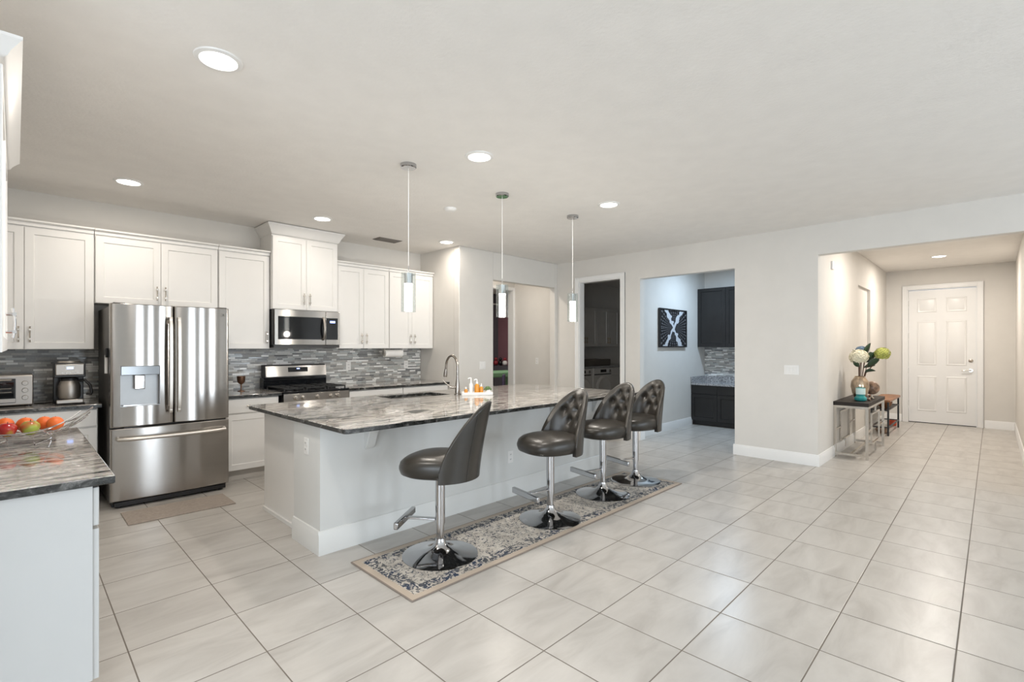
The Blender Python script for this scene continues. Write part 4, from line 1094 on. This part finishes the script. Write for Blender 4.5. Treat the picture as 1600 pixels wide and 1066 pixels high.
bloom('hydrangea', 'small blue hydrangea half hidden behind the white bloom', off(0, .014, .10), off(.085, .09, .645), .07, 'petalb')
t = thing('leafy_branch', 'dark green leafy branch spreading from the vase', 'plant', off(0, -.01, .10))
bo = Vector(off(0, -.01, .10)); m = MB(); st = MB()
for (a, b_, h, L_, w_, dr_) in ((-.055, -.03, .43, .15, .034, .0), (.09, .0, .42, .20, .034, .25), (.05, -.05, .36, .17, .034, .45), (.10, -.01, .50, .20, .065, -.35), (.12, -.04, .46, .18, .06, -.1), (.06, .01, .58, .18, .06, -.5), (-.05, -.01, .52, .12, .04, -.7), (.14, .02, .55, .16, .055, -.1)):
    s0 = Vector(off(0, 0, .12)) - bo; e = Vector(off(a * .55, b_, h)) - bo; st.tube([(0, 0, 0), s0 * .5 + e * .4, e], .004, 6)
    dirv = rt * a * 6 + fw * (b_ * 3) + Vector((0, 0, .25)); leafmesh(m, e, dirv, L_ * .85, w_ * .85, dr_)
st.build('twigs', 'stem', t); o = m.build('leaves', 'leaf', t); sm = o.modifiers.new('solid', 'SOLIDIFY'); sm.thickness = .0015
t = thing('candle_jar', 'teal glass candle jar with pale label on the console table', 'candle', (7.60, 1.20, TH))
MB().lathe([(0, 0), (.045, 0), (.065, .015), (.068, .04), (.045, .07), (.05, .085), (.05, .17), (.047, .17), (.045, .09), (0, .085)], 28).build('jar', 'teal', t)
MB().lathe([(.0515, .088), (.0515, .165)], 28).build('label_band', 'label', t)
t = thing('decorative_ball', 'small dark and cream decorative ball right of the vase', 'ornament', (8.12, 1.16, TH))
MB().lathe([(0, 0), (.03, 0), (.012, .02), (.01, .05), (0, .05)], 16).build('pedestal', 'nickel', t); MB().ball((0, 0, .14), .09, 24).build('shell', 'ball', t)
for k, (x, y, lab) in enumerate(((8.30, 1.20, 'tiny brown nugget ornament at the back of the console table'), (7.72, 1.13, 'dark pebble at the foot of the teal candle jar'))):
    tag(MB().ball((0, 0, .018), .022, 12, sc=(1.2, 1, .8)).build('pebble', 'ball' if k else 'wood', None, (x, y, TH)), lab, 'ornament')
# low bench table with shelf
t = thing('side_table', 'low wooden table with rounded top and black metal legs', 'table', (9.55, 1.13, 0))
BL, BW, BH = 1.30, .27, .56
pl = []
for k in range(9): a = R(-90 + 180 * k / 8); pl.append((BL - .135 + .135 * math.cos(a), BW / 2 + .135 * math.sin(a)))
pl += [(0, BW), (0, 0)]
MB().prism(pl, BH - .03, BH).build('table_top', 'wood', t, bevel=.004)
for (x, y) in ((.04, .03), (.04, BW - .03), (BL - .12, .03), (BL - .12, BW - .03)): MB().box(x - .012, x + .012, y - .012, y + .012, 0, BH - .031).build('leg', 'black', t)
m = MB()
for y in (.03, BW - .03): m.bar((.052, y, .13), (BL - .132, y, .13), .018, .018); m.bar((.052, y, .40), (BL - .132, y, .40), .012, .012)
for x in (.04, BL - .12): m.bar((x, .042, .13), (x, BW - .042, .13), .018, .018); m.bar((x, .042, .40), (x, BW - .042, .40), .012, .012)
m.box(.052, BL - .132, .042, BW - .042, .385, .394)
m.build('shelf_frame', 'black', t)
tag(MB().lathe([(0, 0), (.05, 0), (.095, .05), (.11, .10), (.105, .10), (.085, .05), (0, .012)], 28).build('wooden_bowl', 'wood', None, (10.05, 1.265, .3945)), 'brown wooden bowl on the shelf of the low side table', 'bowl')
tag(MB().lathe([(0, 0), (.06, 0), (.09, .06), (.07, .1), (.0, .1)], 20).build('woven_basket', 'ball', None, (9.85, 1.27, .0)), 'dark woven basket on the floor under the side table', 'basket')
tag(B(-.07, .07, -.05, .05, 0, .10).build('red_box', plain('red orange box', (.55, .07, .02), .5), None, (10.95, 1.26, .0), bevel=.01), 'small red box on the floor below the side table', 'box')
tag(B(-.04, .04, -.022, 0, -.05, .05).build('door_chime', 'white', None, (7.25, 1.444, 2.42), bevel=.004), 'small white chime box high on the entry hall wall', 'door chime')

# ------------------------------------------------------------------ pantry alcove
t = thing('framed_picture', 'black framed black and white picture on the bluish pantry wall', 'picture', (7.815, 3.85, 1.705))
m = MB(); a, h = .485, .32
m.box(-a, a, -.04, 0, h - .02, h); m.box(-a, a, -.04, 0, -h, -h + .02); m.box(-a, -a + .02, -.04, 0, -h + .02, h - .02); m.box(a - .02, a, -.04, 0, -h + .02, h - .02)
m.build('picture_frame', 'black', t); B(-a + .02, a - .02, -.030, -.002, -h + .02, h - .02).build('print', 'art', t)
cabinet('upper_cabinet', 'black upper cabinet in the pantry alcove right of the picture', 'cabinet', (8.83, 3.845, 1.39), R(-90), 1.0, 1.06, .298, [('door', .0, .50, 0, 1.06, None), ('door', .50, 1.0, 0, 1.06, None)], mt='darkcab')
cabinet('base_cabinet', 'black base cabinet under the grey speckled pantry counter', 'cabinet', (8.56, 3.845, 0), R(-90), 2.0, .713, .565, [('drawer', .0, .46, .56, .713, None), ('door', .0, .46, .09, .555, None), ('drawer', .46, .92, .56, .713, None), ('door', .46, .92, .09, .555, None), ('drawer', .92, 2.0, .56, .713, None), ('door', .92, 2.0, .09, .555, None)], mt='darkcab', toe=.085)
t = thing('countertop', 'grey speckled granite counter in the pantry alcove', 'countertop', (8.52, 1.85, .715))
B(0, .605, 0, 1.993, 0, .035).build('slab', 'speckle', t, bevel=.003); m = B(.59, .607, 0, 1.976, .0355, .14); m.box(.0, .607, 1.977, 1.993, .0355, .14); m.build('splash_strip', 'speckle', t)
tag(B(-.008, 0, 0, 1.99, 0, .53).build('backsplash', 'mosaicY', None, (9.128, 1.855, .857)), 'grey mosaic backsplash in the pantry alcove', 'backsplash')
plate('wall_outlet', 'white outlet on the pantry mosaic above the speckled counter', (9.12, 3.21, 1.03), R(-90), outlet=True)

# ------------------------------------------------------------------ laundry
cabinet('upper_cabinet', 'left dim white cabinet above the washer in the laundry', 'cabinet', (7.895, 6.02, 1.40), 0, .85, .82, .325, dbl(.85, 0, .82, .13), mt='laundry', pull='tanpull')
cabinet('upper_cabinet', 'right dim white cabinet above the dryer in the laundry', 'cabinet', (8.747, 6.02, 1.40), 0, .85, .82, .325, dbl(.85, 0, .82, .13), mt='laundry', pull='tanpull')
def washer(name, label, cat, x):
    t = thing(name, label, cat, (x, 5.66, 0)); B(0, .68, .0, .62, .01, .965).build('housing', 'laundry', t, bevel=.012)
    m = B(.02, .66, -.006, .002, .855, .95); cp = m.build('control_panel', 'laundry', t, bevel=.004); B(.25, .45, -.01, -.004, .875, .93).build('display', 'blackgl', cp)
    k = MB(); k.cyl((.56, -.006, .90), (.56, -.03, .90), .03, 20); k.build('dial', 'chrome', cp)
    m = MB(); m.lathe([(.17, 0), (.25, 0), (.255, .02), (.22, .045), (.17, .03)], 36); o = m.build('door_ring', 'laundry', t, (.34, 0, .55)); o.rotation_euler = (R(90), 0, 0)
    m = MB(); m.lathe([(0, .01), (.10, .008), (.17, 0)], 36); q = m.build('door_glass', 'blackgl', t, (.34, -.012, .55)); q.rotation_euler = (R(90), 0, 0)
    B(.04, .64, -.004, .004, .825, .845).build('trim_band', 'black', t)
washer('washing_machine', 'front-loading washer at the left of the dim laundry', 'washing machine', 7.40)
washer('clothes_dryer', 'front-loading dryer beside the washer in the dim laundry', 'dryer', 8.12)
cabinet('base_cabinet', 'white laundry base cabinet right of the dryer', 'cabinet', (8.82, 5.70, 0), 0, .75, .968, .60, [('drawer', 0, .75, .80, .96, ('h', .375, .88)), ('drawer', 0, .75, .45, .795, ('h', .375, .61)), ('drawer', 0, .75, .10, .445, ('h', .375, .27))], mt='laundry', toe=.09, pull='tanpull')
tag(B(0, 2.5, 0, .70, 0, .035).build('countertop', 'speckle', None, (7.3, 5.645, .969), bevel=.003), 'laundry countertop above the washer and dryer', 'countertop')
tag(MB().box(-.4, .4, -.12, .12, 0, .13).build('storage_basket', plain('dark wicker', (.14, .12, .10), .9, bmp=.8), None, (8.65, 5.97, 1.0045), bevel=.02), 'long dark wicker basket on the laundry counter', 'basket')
tag(MB().lathe([(0, 0), (.07, 0), (.09, .14), (.085, .14), (0, .02)], 20).build('flower_pot', 'laundry', None, (9.1, 6.2, 1.0045)), 'white pot at the back of the laundry counter', 'pot')
tag(MB().lathe([(0, 0), (.06, 0), (.06, .2), (.04, .25), (0, .25)], 20).build('detergent_bottle', 'black', None, (8.45, 6.2, 1.0045)), 'dark detergent bottle at the back of the laundry counter', 'bottle')

# ------------------------------------------------------------------ far bedroom toys
t = thing('toddler_table', 'green plastic play table in the pink room', 'table', (7.35, 7.62, 0), R(-8))
m = MB(); m.box(-.55, .55, -.4, .4, .76, .86); m.build('table_top', 'greenp', t, bevel=.02)
for x in (-.46, .46):
    for y in (-.32, .32): B(x - .04, x + .04, y - .04, y + .04, 0, .76).build('leg', 'greenp', t)
t = thing('toddler_chair', 'dark purple plastic chair beside the green play table', 'chair', (7.02, 6.86, 0), R(40))
B(-.17, .17, -.17, .17, .42, .46).build('seat', 'purplep', t, bevel=.015); m = B(-.17, .17, .14, .18, .46, .84); m.build('backrest', 'purplep', t, bevel=.015)
for x in (-.14, .14):
    for y in (-.14, .14): B(x - .02, x + .02, y - .02, y + .02, 0, .42).build('leg', 'purplep', t)
t = thing('shelf_unit', 'low dark shelf with toys against the pink wall', 'shelf', (8.85, 8.5, 0), R(0))
B(0, .32, -.6, .8, 0, .90).build('shelf_body', 'slate', t)
random.seed(3)
for k, (lab, mt) in enumerate((('red toy on the low shelf in the pink room', 'redp'), ('black toy figure on the low shelf', 'black'), ('white and red toy figure on the low shelf, rightmost', 'white'))):
    tt = thing('toy_figure', lab, 'toy', (9.0, 9.38 - k * .17, .90)); MB().ball((0, 0, .07), .07, 14, sc=(1, 1, 1)).build('body', mt, tt); MB().ball((0, 0, .17), .045, 12).build('head', 'redp' if k != 1 else 'black', tt)
tag(B(-.9, .0, -.02, .02, 0, .035).build('wall_shelf', 'trim', None, (9.19, 9.48, 2.52)), 'white shelf rail high in the far dark room', 'shelf')
